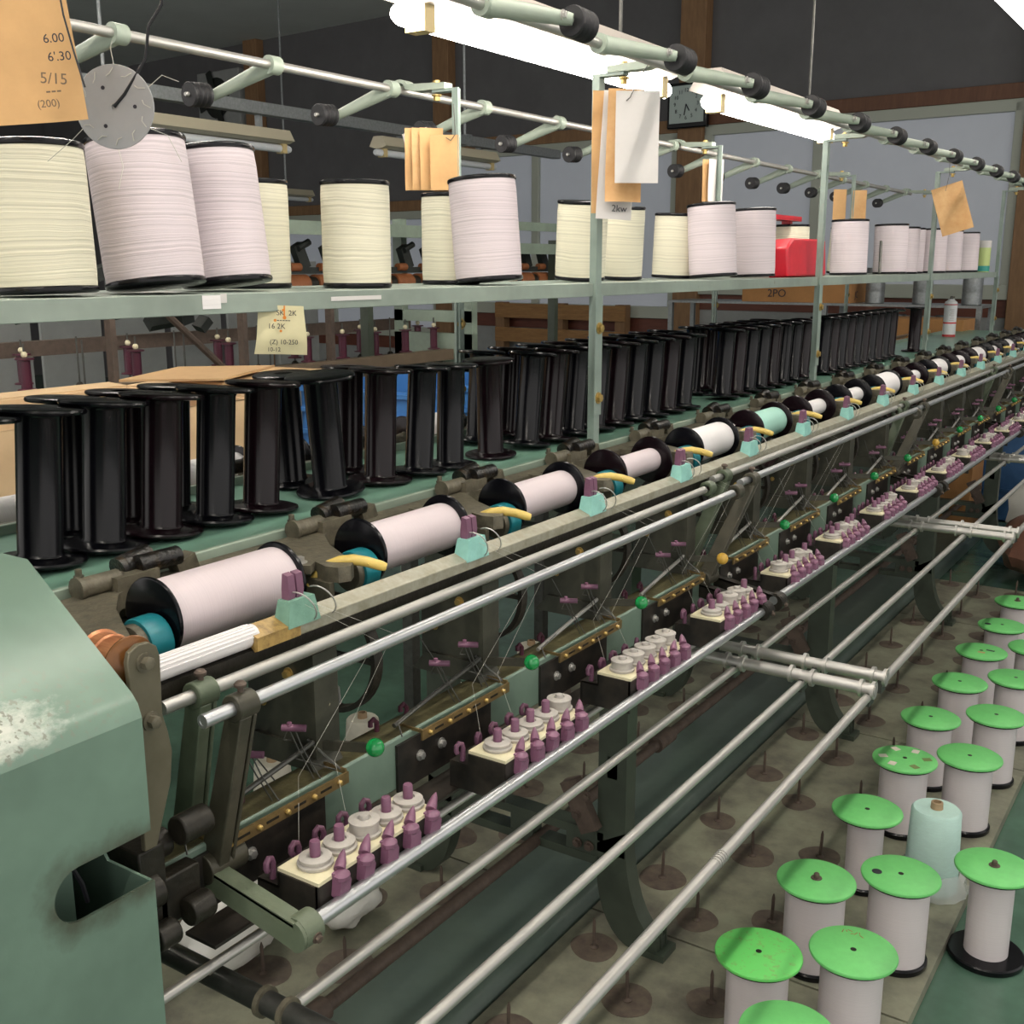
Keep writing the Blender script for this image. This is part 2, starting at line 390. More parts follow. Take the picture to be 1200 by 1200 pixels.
for i, (a, b) in enumerate(spans):
    tn += 1; p = MB(); wbox(p, a, b, zt[i] + .02, zt[i] + .12, -.02, .06)
    struct('trim_%d' % tn, p, WOODT if i > 1 else WOODL, bev=.004)
    f = MB()
    wbox(f, a, b, zt[i] - .06, zt[i] + .02, -.02, .05); wbox(f, a, b, zb[i] - .07, zb[i] + .03, -.02, .07)
    wbox(f, a, a + .07, zb[i], zt[i], -.02, .05); wbox(f, b - .07, b, zb[i], zt[i], -.02, .05)
    mid = (a + b) / 2 - .25; wbox(f, mid - .04, mid + .04, zb[i], zt[i], -.02, .04)
    w = struct('window_%d' % (i + 1), f, FRAMEW, bev=.004)
    g = MB(); wbox(g, a + .05, b - .05, zb[i] - .02, zt[i], -.02, .008); obj('pane', g, GLASSF, w)
    tn += 1; p = MB(); wbox(p, a, b, zb[i] - .195, zb[i] - .07, -.02, .03); struct('trim_%d' % tn, p, REDW)
    tn += 1; p = MB(); wbox(p, a, b, 0, zb[i] - .195, -.02, .02); struct('trim_%d' % tn, p, GREYB)

# ================================================================== WINDING MACHINE
ROOT = empty('winding_machine', (CX, 3.3, 0))
tag(ROOT, 'long pale green thread winding machine with shelf, rails and rows of cradles', 'machine')
INV = Matrix.Translation((-CX, -3.3, 0))
def mp(name, mb, m=None, loc=(0, 0, 0), rot=(0, 0, 0), bev=0, me=None):
    """a part of the winding machine, mesh in world coordinates"""
    o = link(name, me, None, loc, rot) if me is not None else obj(name, mb, m, None, loc, rot, bev)
    o.parent = ROOT; o.matrix_parent_inverse = INV
    return o
def sub(name, me, par, loc=(0, 0, 0), rot=(0, 0, 0)):
    o = link(name, me, par, loc, rot); return o
YE = 6.75
# --- end housing -----------------------------------------------------------
hb = MB()
xf, ye = -.775, .575
outer = [(-1.20, 1.232), (-.925, 1.232), (xf - .012, 1.131), (xf - .004, 1.122), (xf, 1.110)]
# front skin with the slot cut into its right edge
def slotpoly():
    pts = [(ye, 1.110), (ye, 1.001)] + [(.500 + .025 * math.cos(R(t)), .976 + .025 * math.sin(R(t))) for t in range(90, 271, 15)]
    return pts + [(ye, .951), (ye, .02), (-.9, .02), (-.9, 1.11)]
hb.prism(slotpoly(), 'x', xf - .003, xf)
# top skin, swept profile
def sheet(pr, y0, y1, t=.003):
    n = len(pr); v = []
    for y in (y0, y1):
        for x, z in pr: v.append((x, y, z))
        for x, z in pr: v.append((x - .001, y, z - t))
    f = []
    for i in range(n - 1):
        f += [(i, i + 1, 2 * n + i + 1, 2 * n + i), (n + i, 3 * n + i, 3 * n + i + 1, n + i + 1)]
    f += [tuple(range(0, n)) + tuple(range(2 * n - 1, n - 1, -1)), tuple(range(2 * n, 3 * n)) + tuple(range(4 * n - 1, 3 * n - 1, -1))]
    f += [(0, 2 * n, 3 * n, n), (n - 1, 2 * n - 1, 4 * n - 1, 3 * n - 1)]
    return v, f
v, f = sheet(outer, -.9, ye); hb.add(v, f, None, False)
hb.bb(-1.203, -1.2, -.9, ye, .02, 1.232)
# right-hand end skin, cut back behind the slot
hb.prism([(-1.2, .02), (xf - .002, .02), (xf - .002, .951), (-.84, .951), (-.86, .976), (-.84, 1.001), (xf - .002, 1.001), (xf - .004, 1.118), (xf - .014, 1.129), (-.925, 1.228), (-1.2, 1.228)], 'y', ye - .003, ye)
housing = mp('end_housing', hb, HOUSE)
ib = MB(); ib.bb(-1.1, -.90, .1, .5, .3, 1.05); sub('gear_block', ib.mesh('gear_block', BLACKI), housing)
cb = MB(); cb.tube([(-.80, .503, 1.0), (-.803, .512, .985), (-.80, .518, .968), (-.805, .525, .945)], .0022, 6)
sub('cable', cb.mesh('cable', WIREB), housing)
dk = MB(); dk.bb(-.86, -.845, .515, .574, .962, 1.05); dk.bb(-1.0, -.99, -.2, .57, .5, 1.1); sub('slot_shade_plate', dk.mesh('slot_shade_plate', BLACKI), housing)  # black block by the slot, and a dark sheet standing in for interior shade
wp = MB(); wp.bb(-.90, -.84, .495, .535, .85, 1.03); sub('inner_plate', wp.mesh('inner_plate', HOUSE), housing)

# --- frames ----------------------------------------------------------------
def frame_mb():
    b = MB()
    for sgn in (1, -1):
        def X(dx): return sgn * dx
        # stem: channel with a slot
        for (a, c) in ((.200, .222), (.246, .268)):
            b.bb(X(a), X(c), -.022, .022, .24, .95)
        b.bb(X(.222), X(.246), -.022, -.014, .24, .95); 
        b.bb(X(.222), X(.246), -.022, .022, .42, .47); b.bb(X(.222), X(.246), -.022, .022, .66, .72)
        # curved foot
        o = [(.268, .30)] + [(.268 + .085 * (1 - math.cos(t)) , .30 - .23 * math.sin(t)) for t in [i * math.pi / 16 for i in range(1, 9)]]
        i_ = [(.200, .26)] + [(.200 + .095 * (1 - math.cos(t)), .20 - .17 * math.sin(t)) for t in [i * math.pi / 16 for i in range(1, 9)]]
        poly = [(X(x), z) for x, z in o] + [(X(.353), .03), (X(.295), .03)] + [(X(x), z) for x, z in reversed(i_)]
        b.prism(poly, 'y', -.022, .022)
        b.bb(X(.29), X(.372), -.032, .032, .03, .045)
        for q in (-.008, .016): b.bb(X(.33), X(.356), q, q + .004, .045, .10)
    b.bb(-.215, .215, -.022, .022, .205, .225); b.bb(-.215, .215, -.022, .022, .265, .285)
    b.bb(-.215, -.12, -.02, .02, .225, .265); b.bb(.12, .215, -.02, .02, .225, .265); b.bb(-.03, .03, -.02, .02, .225, .265)
    b.bb(-.30, .30, -.02, .02, .90, .95)
    return b
fme = frame_mb().mesh('leg_frame', LEGP)
bs = MB()
for sx in (.15, .18): bs.hexbolt((sx, -.022, .245), (0, -1, 0), .008, .01)
bme = bs.mesh('bolt', RUST)
br = MB(); br.box((.165, -.035, .345), (.045, .022, .12), None, Matrix.Rotation(R(-28), 3, 'Y')); br.hexbolt((.185, -.046, .375), (0, -1, 0), .008, .008); br.hexbolt((.16, -.046, .325), (0, -1, 0), .008, .008)
brm = br.mesh('brace_bracket', RUST)
for i, y in enumerate(FR):
    f = mp('leg_frame', None, loc=(CX, y, 0), me=fme)
    sub('bolt', bme, f); sub('brace_bracket', brm, f)
# --- low pipes and rods ------------------------------------------------------
b = MB(); b.cyl((-1.225, .45, .215), (-1.225, YE, .215), .014, 12)
for y in (1.15, 2.55, 3.9, 5.3): b.cyl((-1.225, y, .215), (-1.225, y + .09, .215), .022, 14)
mp('centre_pipe', b, RUST)
b = MB(); b.cyl((-.808, .45, .80), (-.808, YE, .80), .006, 10); mp('guide_rod', b, STEEL)
# beam
b = MB(); b.bb(-.885, -.84, .60, YE, .845, .915); fb_ = mp('front_beam', b, BEAMP, bev=.003); b = MB(); b.bb(-.883, -.843, .602, YE - .01, .915, .9156); sub('oil_film', b.mesh('oil_film', OILTOP), fb_)
b = MB(); b.bb(2 * CX + .84, 2 * CX + .885, .6, YE, .845, .915); mp('rear_beam', b, BEAMP, bev=.003)
# channel edge seen behind
b = MB(); b.bb(-1.10, -1.07, .6, YE, 1.06, 1.09); mp('inner_rail', b, LEGP)
b = MB(); b.cyl((-1.03, .58, .985), (-1.03, YE, .985), .007, 10); mp('lay_shaft', b, STEEL)
b = MB(); b.cyl((-.945, .62, 1.045), (-.945, YE, 1.045), .017, 14)
for k in range(18):
    b.cyl((-.945, .79 + k * P, 1.045), (-.945, .83 + k * P, 1.045), .024, 14)
mp('drive_shaft', b, mat('plum_shaft', '#3a2528', .45, .2, noise=.2))
# --- tray ------------------------------------------------------------------
b = MB(); b.bb(-1.435, -1.095, .62, 6.9, 1.118, 1.127); mp('bobbin_tray', b, TRAYP)
for nm, x0, x1 in (('tray_rim', -1.097, -1.088), ('tray_rim', -1.442, -1.433)):
    b = MB(); b.bb(x0, x1, .60, 6.9, 1.085, 1.141); s = -1 if x0 > -1.3 else 1
    b.bb(x0, x0 + .018 if x0 > -1.3 else x0 - .01, .60, 6.9, 1.085, 1.091)
    mp(nm, b, PAINT, bev=.0015)
# --- shelf -------------------------------------------------------------------
b = MB(); b.bb(-1.40, -1.105, .15, 6.06, 1.457, 1.463)
b.bb(-1.108, -1.103, .15, 6.06, 1.438, 1.4635); b.bb(-1.402, -1.397, .15, 6.06, 1.438, 1.4635)
sh = mp('bobbin_shelf', b, SHELFP, bev=.001)
b = MB(); b.bb(-1.1028, -1.1022, .955, .985, 1.445, 1.462, WHITET); b.bb(-1.1028, -1.1020, .985, .995, 1.452, 1.4635, PAPER); b.bb(-1.1028, -1.1022, 1.19, 1.30, 1.449, 1.455, PAPER)
sub('paper_scrap', b.mesh('paper_scrap'), sh, tuple(-Vector((0, 0, 0))))
b = MB(); b.bb(-1.09, -1.07, .70, .73, 1.463, 1.468); b = MB()
b.hexbolt((-1.13, 1.83, 1.457), (0, 0, -1), .006, .01); sub('bolt', b.mesh('bolt', BLACKI), sh)
# posts and rails
def post_mb(side):
    b = MB(); s = side
    b.bb(-.003, .003, -.011, .011, 1.12, 1.855); b.bb(-.003 - .010 * 0, -.012 * s, -.011, -.006, 1.12, 1.855)
    b.bb(-.003 * s, .055 * s, -.011, .011, 1.849, 1.855)
    return b
def clamp_mb(side):
    s = side; b = MB()
    poly = [(.02, 1.855), (.02, 1.867), (.095, 1.870)] + [(.14 + .024 * math.cos(R(a)), 1.862 + .020 * math.sin(R(a))) for a in range(150, 19, -16)] + \
           [(.14 + .015 * math.cos(R(a)), 1.862 + .013 * math.sin(R(a))) for a in range(20, 181, 16)] + [(.10, 1.855)]
    b.prism([(s * x, z) for x, z in poly], 'y', -.014, .014)
    return b
pmf, pmr = post_mb(1).mesh('post', POSTP), post_mb(-1).mesh('post', POSTP)
cmf, cmr = clamp_mb(1).mesh('rail_clamp', RAILP), clamp_mb(-1).mesh('rail_clamp', RAILP)
bb_ = MB()
for z in (1.846,): bb_.hexbolt((.05, 0, z), (0, 0, -1), .007, .012); bb_.hexbolt((.05, 0, 1.868), (0, 0, 1), .007, .006)
bbm = bb_.mesh('bolt', GOLD)
lp = MB(); lp.bb(.003, .007, -.017, .017, 1.13, 1.44); 
for z in (1.20, 1.36): lp.hexbolt((.007, .002, z), (1, 0, 0), .009, .008, GOLD)
lpm = MB(); lpm.bb(.003, .006, -.015, .013, 1.20, 1.442, POSTP)
for z in (1.235, 1.375): lpm.hexbolt((.006, .0, z), (1, 0, 0), .008, .008, GOLD)
lpme = lpm.mesh('fish_plate')
for i, y in enumerate(FR):
    if i == 0: continue
    p = mp('post', None, loc=(-1.100, y, 0), me=pmf); sub('rail_clamp', cmf, p); sub('bolt', bbm, p); sub('fish_plate', lpme, p)
    p = mp('post', None, loc=(-1.430, y - .02, 0), me=pmr); sub('rail_clamp', cmr, p)
    q = sub('bolt', bbm, p, (-.1, 0, 0)); q2 = sub('fish_plate', lpme, p, (0, 0, 0), (0, 0, 0))
RX, RZ = -.967, 1.860
b = MB(); b.cyl((RX, .15, RZ), (RX, 6.7, RZ), .0085, 14); mp('pulley_rail', b, STEEL)
RX2 = -1.571
b = MB(); b.cyl((RX2, .15, RZ), (RX2, 6.1, RZ), .0085, 14); mp('pulley_rail', b, STEEL)
# pulley arms: collar on the rail, tapered cast arm, bolt, triple pulley
AX = Vector((.06, .99, -.06)).normalized()
def arm_mesh(d):
    b = MB()
    b.ring((0, -.013, 0), (0, 1, 0), .0086, .0165, .026, 18)
    b.lathe([(.0150, 0), (.0145, .012), (.0095, d.length - .004), (.008, d.length + .004)], d.normalized() * .006, d, 14)
    b.cyl(d * .99, d + AX * .012, .006, 10)
    return b.mesh('pulley_arm', RAILP), d
amf, adf = arm_mesh(Vector((.103, .052, -.020))); amr, adr = arm_mesh(Vector((.104, .056, -.052)))
def pulley_mesh():
    prof = [(.003, 0), (.021, 0), (.0222, .0015), (.0222, .006)]
    for i in range(3):
        z = .006 + i * .0105
        prof += [(.0222, z), (.0185, z + .003), (.0182, z + .005), (.0215, z + .0085), (.0222, z + .0095)]
    prof += [(.0222, .040), (.021, .0415), (.003, .0415)]
    b = MB(); b.lathe(prof, (0, 0, 0), (0, 0, 1), 26); return b.mesh('pulley', PULL)
pum = pulley_mesh()
pn = MB(); pn.lathe([(.0055, -.016), (.0055, -.001), (.0045, 0), (.0045, .046), (.0035, .049), (0, .049)], (0, 0, 0), (0, 0, 1), 10); pnm = pn.mesh('spindle_pin', STEEL)
ab = MB(); ab.hexbolt((0, 0, 0), (1, 0, 0), .005, .006); abm = ab.mesh('bolt', STEEL)
def put_arm(y, front):
    o = mp('pulley_arm', None, loc=(RX if front else RX2, y, RZ), rot=(0, 0, 0 if front else math.pi), me=amf if front else amr)
    ad = adf if front else adr
    e = Vector((0, 0, 1)).rotation_difference(AX).to_euler(); tip = ad + AX * .013
    sub('pulley', pum, o, tip, e); sub('spindle_pin', pnm, o, tip, e)
    sub('bolt', abm, o, ad * .93 + Vector((.007, -.004, .002)))
for k in range(-3, 16): 
    y = 1.384 + k * P
    if .2 < y < 6.6: put_arm(y, True)
for k in range(-2, 14):
    y = 1.561 + k * P
    if .2 < y < 6.0: put_arm(y, False)
# --- cradles ---------------------------------------------------------------
def cradle_mesh():
    b = MB()
    poly = [(-1.078, .655), (-1.078, 1.005), (-1.045, 1.005), (-1.045, .80)] + arc(-1.02, .775, .03, 150, 235, 6) + \
           [(-1.0, .720), (-.955, .694), (-.915, .672), (-.905, .655), (-.912, .640), (-.93, .636), (-.97, .650), (-1.03, .664)]
    b.prism(poly, 'z', 1.112, 1.132)
    b.bb(-1.05, -1.045, .78, 1.005, 1.08, 1.112); b.bb(-1.078, -1.074, .66, 1.0, 1.09, 1.112)
    b.prism([(-1.06, .655), (-.92, .640), (-.92, .632), (-1.06, .645)], 'z', 1.07, 1.112)
    return b
crm = cradle_mesh().mesh('cradle', CAST)
b = MB()
b.cyl((-1.07, .725, 1.142), (-1.07, .775, 1.142), .012, 14); b.cyl((-1.07, .720, 1.142), (-1.07, .726, 1.142), .014, 14)
b.box((-1.062, .79, 1.14), (.025, .06, .016)); b.hexbolt((-1.085, .735, 1.15), (0, 0, 1), .004, .01)
b.box((-1.068, .87, 1.138), (.02, .03, .02), None, Matrix.Rotation(R(20), 3, 'X'))
rbk = b.mesh('roller_bracket', CAST)
b = MB(); b.cyl((-1.082, .785, 1.148), (-1.082, .83, 1.156), .015, 14); b.cyl((-1.066, .80, 1.152), (-1.066, .86, 1.152), .0125, 14)
rlm = b.mesh('cleaning_roller', mat('black_felt', '#0e0d0b', .3, col2='#3a2c18', nscale=60, thr=(.5, .7), bump=.6, bscale=200))
b = MB()
for x, y in ((-1.02, .985), (-.968, .968)):
    b.hexbolt((x, y, 1.132), (0, 0, 1), .0075, .008)
cbm = b.mesh('bolt', STEEL)
b = MB(); b.prism([(-1.05, .95), (-1.03, 1.01), (-.955, .985), (-.945, .965), (-.965, .952)], 'z', 1.122, 1.133); wpm = b.mesh('web_plate', CAST)
b = MB(); b.lathe([(.012, 0), (.026, 0), (.027, .004), (.027, .008), (.034, .008), (.0355, .011), (.0355, .032), (.034, .035), (.02, .035), (.02, .05)], (-.962, .690, 1.122), (0, 1, 0), 28)
twm = None
def wheel_mesh():
    b = MB(); p = (-.950, .697, 1.104)
    b.lathe([(.008, 0), (.022, 0), (.024, .003), (.024, .009)], p, (0, 1, 0), 26, CAST)
    b.lathe([(.024, .008), (.028, .008), (.0292, .011), (.0292, .033), (.028, .036), (.012, .036)], p, (0, 1, 0), 28, TEAL)
    return b.mesh('drive_wheel')
twm = wheel_mesh()
b = MB(); b.tube([(-.962, .978, 1.100), (-.955, .988, 1.115), (-.945, .997, 1.126), (-.932, 1.005, 1.132), (-.917, 1.014, 1.134), (-.902, 1.024, 1.131), (-.888, 1.033, 1.126), (-.882, 1.037, 1.124)],
              [.0045, .006, .0068, .007, .007, .0068, .0066, .005], 12)
b.cyl((-.897, 1.0195, 1.130), (-.894, 1.0185, 1.130), .0012, 8, None)
hdm = b.mesh('lever_handle', YEL)
# gear case
def case_mesh():
    b = MB()
    b.prism([(-.995, .93), (-.905, .93), (-.905, 1.075), (-.995, 1.075)], 'y', .865, .885)
    b.bb(-.905, -.885, .865, .905, .93, 1.06)
    b.prism([(-1.01, .915), (-.885, .915), (-.905, .945), (-.985, .945)], 'y', .86, .91)
    return b
_cs = case_mesh(); _cs.v = [(x + .028, y + .008, z) for x, y, z in _cs.v]
gcm = _cs.mesh('gear_case', CASED)
b = MB(); b.hexbolt((-.897, .873, 1.03), (0, -1, 0), .005, .007); b.hexbolt((-.942, .873, .985), (0, -1, 0), .0035, .006); gcb = b.mesh('bolt', GOLD)
b = MB(); b.ring((-.955, 1.0, 1.005), (0, 1, 0), .074, .081, .016, 40); b.bb(-1.032, -.878, 1.004, 1.010, 1.001, 1.008); blm = b.mesh('belt_wheel', BLACKI)
# thread guide block on the bar
def block_mesh():
    b = MB(); w0, w1, d0, d1, h = .0255, .0195, .0125, .0095, .030
    v = [(-d0, -w0, 0), (d0, -w0, 0), (d0, w0, 0), (-d0, w0, 0), (-d1, -w1, h), (d1, -w1, h), (d1, w1, h), (-d1, w1, h)]
    b.add(v, [(0, 3, 2, 1), (4, 5, 6, 7), (0, 1, 5, 4), (1, 2, 6, 5), (2, 3, 7, 6), (3, 0, 4, 7)]); return b
gbm = block_mesh().mesh('guide_block', TURQ); gbd = block_mesh().mesh('guide_block', TURQD)
b = MB()
for dy in (-.0065, .0065): b.prism([(-.006, 0), (.004, 0), (.006, .012), (.004, .030), (-.004, .032), (-.006, .014)], 'y', dy - .0052, dy + .0052)
gpm = b.mesh('guide_pin', PURP)
b = MB()
for dy in (-.010, .022):
    b.tube([(.004 + .020 * math.sin(R(a)), dy + .013 - .013 * math.cos(R(a)), .018 + .021 * math.cos(R(a - 15))) for a in range(-10, 215, 15)], .0010, 6)
gwm = b.mesh('wire_loop', STEEL)
# guide bar
b = MB(); b.prism([(-.880, 1.112), (-.858, 1.104), (-.858, 1.090), (-.862, 1.088), (-.864, 1.098), (-.880, 1.105)], 'y', .855, 6.6)
gbar = mp('guide_bar', b, mat('aged_grey_bar', '#a19f90', .45, .3, col2='#86836f', nscale=60, bump=.1), bev=.001)
b = MB(); b.prism([(-.882, 1.113), (-.857, 1.105), (-.857, 1.090), (-.862, 1.088), (-.882, 1.105)], 'y', .79, .856, ); sub('varnished_end', b.mesh('varnished_end', mat('varnished_wood_end', '#a88b52', .3, col2='#6d5530', nscale=70, thr=(.45, .7))), gbar)
b = MB(); b.cyl((-.875, .635, 1.103), (-.875, .80, 1.103), .0125, 18); 
for i in range(9): 
    a = R(10 + i * 18); b.tube([(-.875 + .0126 * math.cos(a), .635, 1.103 + .0126 * math.sin(a)), (-.875 + .0126 * math.cos(a), .795, 1.103 + .0126 * math.sin(a))], .0011, 5)
sub('thread_wrap', b.mesh('thread_wrap', WHITET), gbar)
b = MB(); b.bb(-.880, -.864, .635, 6.6, 1.074, 1.090); mp('bar_support', b, BLACKI)
# stop motion (brass strip, eyelets, droppers), and its ball-ended lever
def stop_mesh():
    b = MB()
    b.prism([(.690, .905), (.890, .905), (.890, .919), (.690, .919)], 'x', -.826, -.823)
    b.bb(-.860, -.826, .690, .693, .912, .919); b.bb(-.86, -.826, .888, .89, .912, .922)
    for i in range(5):
        b.lathe([(.003, 0), (.003, .004)], (-.823, .705 + i * .042, .912), (1, 0, 0), 8)
        b.bb(-.8226, -.8222, .715 + i * .042, .735 + i * .042, .9105, .9125, BLACKI) if i < 4 else None
    return b.mesh('stop_strip', BRASS) if not b.mats else b.mesh('stop_strip')
def stop_mesh2():
    b = MB()
    b.prism([(.690, .904), (.890, .904), (.890, .918), (.690, .918)], 'x', -.826, -.823, BRASS)
    b.bb(-.864, -.826, .690, .693, .914, .918, BRASS); b.bb(-.864, -.826, .887, .89, .915, .921, BRASS)
    for i in range(5): b.lathe([(.0032, 0), (.0032, .003), (.002, .0045)], (-.823, .705 + i * .042, .911), (1, 0, 0), 8, GOLD)
    for i in range(4): b.bb(-.8232, -.8226, .716 + i * .042, .734 + i * .042, .9095, .9125, BLACKI)
    return b.mesh('stop_strip')
ssm = stop_mesh2()
b = MB()
for y0, h in ((.770, .055), (.836, .062)):
    b.tube([(-.845, y0 + .018, .918), (-.855, y0 + .006, .918 + h * .6), (-.862, y0, .918 + h)], .0009, 5)
    b.tube([(-.838, y0 + .022, .918), (-.852, y0 + .010, .918 + h * .6), (-.859, y0 + .005, .918 + h)], .0009, 5)
    b.tube([(-.862, y0 - .004, .918 + h), (-.866, y0 - .006, .918 + h - .010), (-.862, y0 + .002, .918 + h - .012)], .0008, 5)
b.tube([(-.885, .765, 1.01), (-.880, .785, .978), (-.868, .815, .925)], .0009, 5)
b.tube([(-.828, .655, .921), (-.838, .66, .934), (-.868, .84, .944), (-.835, .88, .921)], .0011, 5)
b.tube([(-.868, .87, .955), (-.85, .88, .935), (-.83, .89, .915)], .0016, 6)
wrm = b.mesh('dropper_wire', STEELD)
eb = MB(); eb.cyl((-.874, -.003, 0), (-.846, .006, 0), .0042, 10); eb.cyl((-.862, .000, .003), (-.862, .000, .008), .003, 8)
b = MB()
for y0, h in ((.770, .055), (.836, .062)):
    b.cyl((-.870, y0 - .004, .921 + h), (-.846, y0 + .010, .921 + h), .0042, 10); b.cyl((-.862, y0, .920 + h), (-.862, y0, .928 + h), .003, 8)
eym = b.mesh('ceramic_eye', PURP)
b = MB(); b.tube([(-.845, .660, .930), (-.852, .75, .940), (-.860, .85, .949), (-.864, .888, .953), (-.866, .900, .960), (-.872, .905, .974), (-.864, .922, .985), (-.870, .926, 1.0), (-.88, .922, 1.008)], .0032, 8)
crk = b.mesh('crank_wire', STEELD); crk2 = b.mesh('crank_wire', STEEL)
b = MB()
for y0 in (.56, .62):
    b.tube([(-.874, y0 + .10, .915), (-.874, y0 + .10, .928), (-.874, y0 + .094, .934), (-.874, y0 + .088, .932), (-.874, y0 + .088, .926)], .0034, 8)
pgm = b.mesh('thread_hook', PURPD)
b = MB(); b.box((-.833, .894, .946), (.066, .004, .012), None, Matrix.Rotation(R(20), 3, 'Z') @ Matrix.Rotation(R(-3), 3, 'Y')); lvm = b.mesh('stop_lever', CASED)
def ball(mm):
    b = MB(); b.sphere((-.797, .908, .948), .0113, None, 22); return b.mesh('ball_knob', mm)
bgm, bym = ball(GRNB), ball(YELB)
# tension stand
def stand_mesh():
    b = MB()
    b.bb(-.8398, -.836, .655, .862, .842, .906); b.bb(-.8398, -.795, .655, .925, .826, .830)
    b.prism([(-.807, .830), (-.722, .830), (-.722, .882), (-.777, .882), (-.777, .866), (-.807, .866)], 'y', .728, .731)
    b.bb(-.807, -.777, .728, .925, .864, .867); b.bb(-.779, -.776, .728, .925, .866, .882); b.bb(-.725, -.722, .728, .925, .840, .882)
    b.bb(-.809, -.806, .728, .925, .828, .866)
    return b
stm = stand_mesh().mesh('tension_stand', mat('black_sheet_steel', '#1f1d1a', .5, .2, col2='#3b342d', nscale=25, thr=(.4, .7)))
b = MB()
for y in (.70, .745): b.hexbolt((-.836, y, .877), (1, 0, 0), .005, .006)
stb = b.mesh('bolt', STEEL)
b = MB(); b.bb(-.780, -.722, .730, .925, .882, .886); tpm = b.mesh('tension_plate', CREAMPL)
def disc_mesh(hi):
    b = MB(); t = .008 if hi else 0
    b.lathe([(.004, 0), (.0185, 0), (.0195, .002), (.0195, .004), (.0165, .005), (.0165, .0065 + t), (.0175, .0075 + t), (.0175, .0095 + t), (.013, .0115 + t), (.008, .0115 + t), (.007, .010 + t)], (0, 0, 0), (0, 0, 1), 26, WOOLD)
    h = .013 if hi else .025
    b.lathe([(.0058, .004), (.0058, h + (t if hi else 0)), (.005, h + .002 + (t if hi else 0)), (0, h + .002 + (t if hi else 0))], (0, 0, 0), (0, 0, 1), 14, WOOLD if hi else PURP)
    return b.mesh('tension_disc')
tdl, tdh = disc_mesh(False), disc_mesh(True)
b = MB(); b.cyl((0, 0, 0), (0, 0, .012), .0038, 8); b.tube([(0, 0, .010), (.0, .001, .018), (0, -.001, .024), (0, -.006, .0265), (0, -.010, .023), (0, -.0105, .017), (0, -.0085, .0135)], .0034, 8)
thm = b.mesh('thread_hook', PURP)
def clamp_jaw():
    b = MB()
    v = [(-.002, -.011, -.020), (.008, -.010, -.024), (.010, .006, -.022), (-.001, .008, -.018), (-.004, -.009, -.006), (.010, -.009, -.008), (.011, .007, -.006), (-.003, .008, -.005), (-.003, -.009, .004), (.008, -.007, .003), (.009, .004, .003), (-.004, .006, .005)]
    f = [(0, 3, 2, 1)]
    for j in (0, 4):
        for i in range(4): f.append((j + i, j + (i + 1) % 4, j + 4 + (i + 1) % 4, j + 4 + i))
    f.append((8, 9, 10, 11)); b.add(v, f, None, False)
    b.lathe([(.0066, 0), (.006, .008), (.0036, .018), (.001, .024)], (-.001, .001, .004), (-.42, .80, .43), 10)
    b.sphere((.004, -.001, .0), .009, None, 10, (1.0, 1.1, .75))
    return b.mesh('yarn_clamp', PURP)
ycm = clamp_jaw()
prng = random.Random(5)
NU = 18
for k in range(NU):
    L = (0, k * P, 0)
    c = mp('cradle', None, loc=L, me=crm)
    sub('roller_bracket', rbk, c); sub('cleaning_roller', rlm, c); sub('bolt', cbm, c); sub('web_plate', wpm, c); sub('drive_wheel', twm, c)
    h = mp('lever_handle', None, loc=L, me=hdm)
    g = mp('gear_case', None, loc=L, me=gcm); sub('bolt', gcb, g); sub('belt_wheel', blm, g)
    bl = mp('guide_block', None, loc=(-.868, .862 + k * P, 1.102), me=gbd if k == 0 else gbm)
    sub('guide_pin', gpm, bl, (-.001, -.004, .028)); sub('wire_loop', gwm, bl)
    s = mp('stop_strip', None, loc=L, me=ssm)
    sub('dropper_wire', wrm, s)
    if k != 4: sub('ceramic_eye', eym, s)
    sub('crank_wire', crk if k < 2 else crk2, s); sub('thread_hook', pgm, s, (0, 0 if k else .05, 0))
    lv = mp('stop_lever', None, loc=L, me=lvm)
    kb = sub('ball_knob', bym if k in (3, 8) else bgm, lv); kb['label'] = 'yellow ball knob' if k in (3, 8) else 'green ball knob'
    t = mp('tension_stand', None, loc=L, me=stm)
    sub('bolt', stb, t); sub('tension_plate', tpm, t)
    for i in range(5):
        y = .757 + i * .0385
        hi = (k * 3 + i) % 5 == 2 or prng.random() < .12
        if k == 0: hi = i == 2
        sub('tension_disc', tdh if hi else tdl, t, (-.752 + prng.uniform(-.001, .001), y, .886))
        sub('thread_hook', thm, t, (-.793, y - .022, .866), (0, 0, prng.uniform(-.3, .3)))
        sub('yarn_clamp', ycm, t, (-.720, y + .002, .884), (0, prng.uniform(-.1, .1), prng.uniform(-.12, .12)))
ARMG = mat('dull_green_casting', '#48523f', .45, .1, col2='#5b6653', nscale=20, bump=.1); ARMD = mat('dark_casting', '#37352b', .42, .2, col2='#4d4a3d', nscale=20, bump=.1)
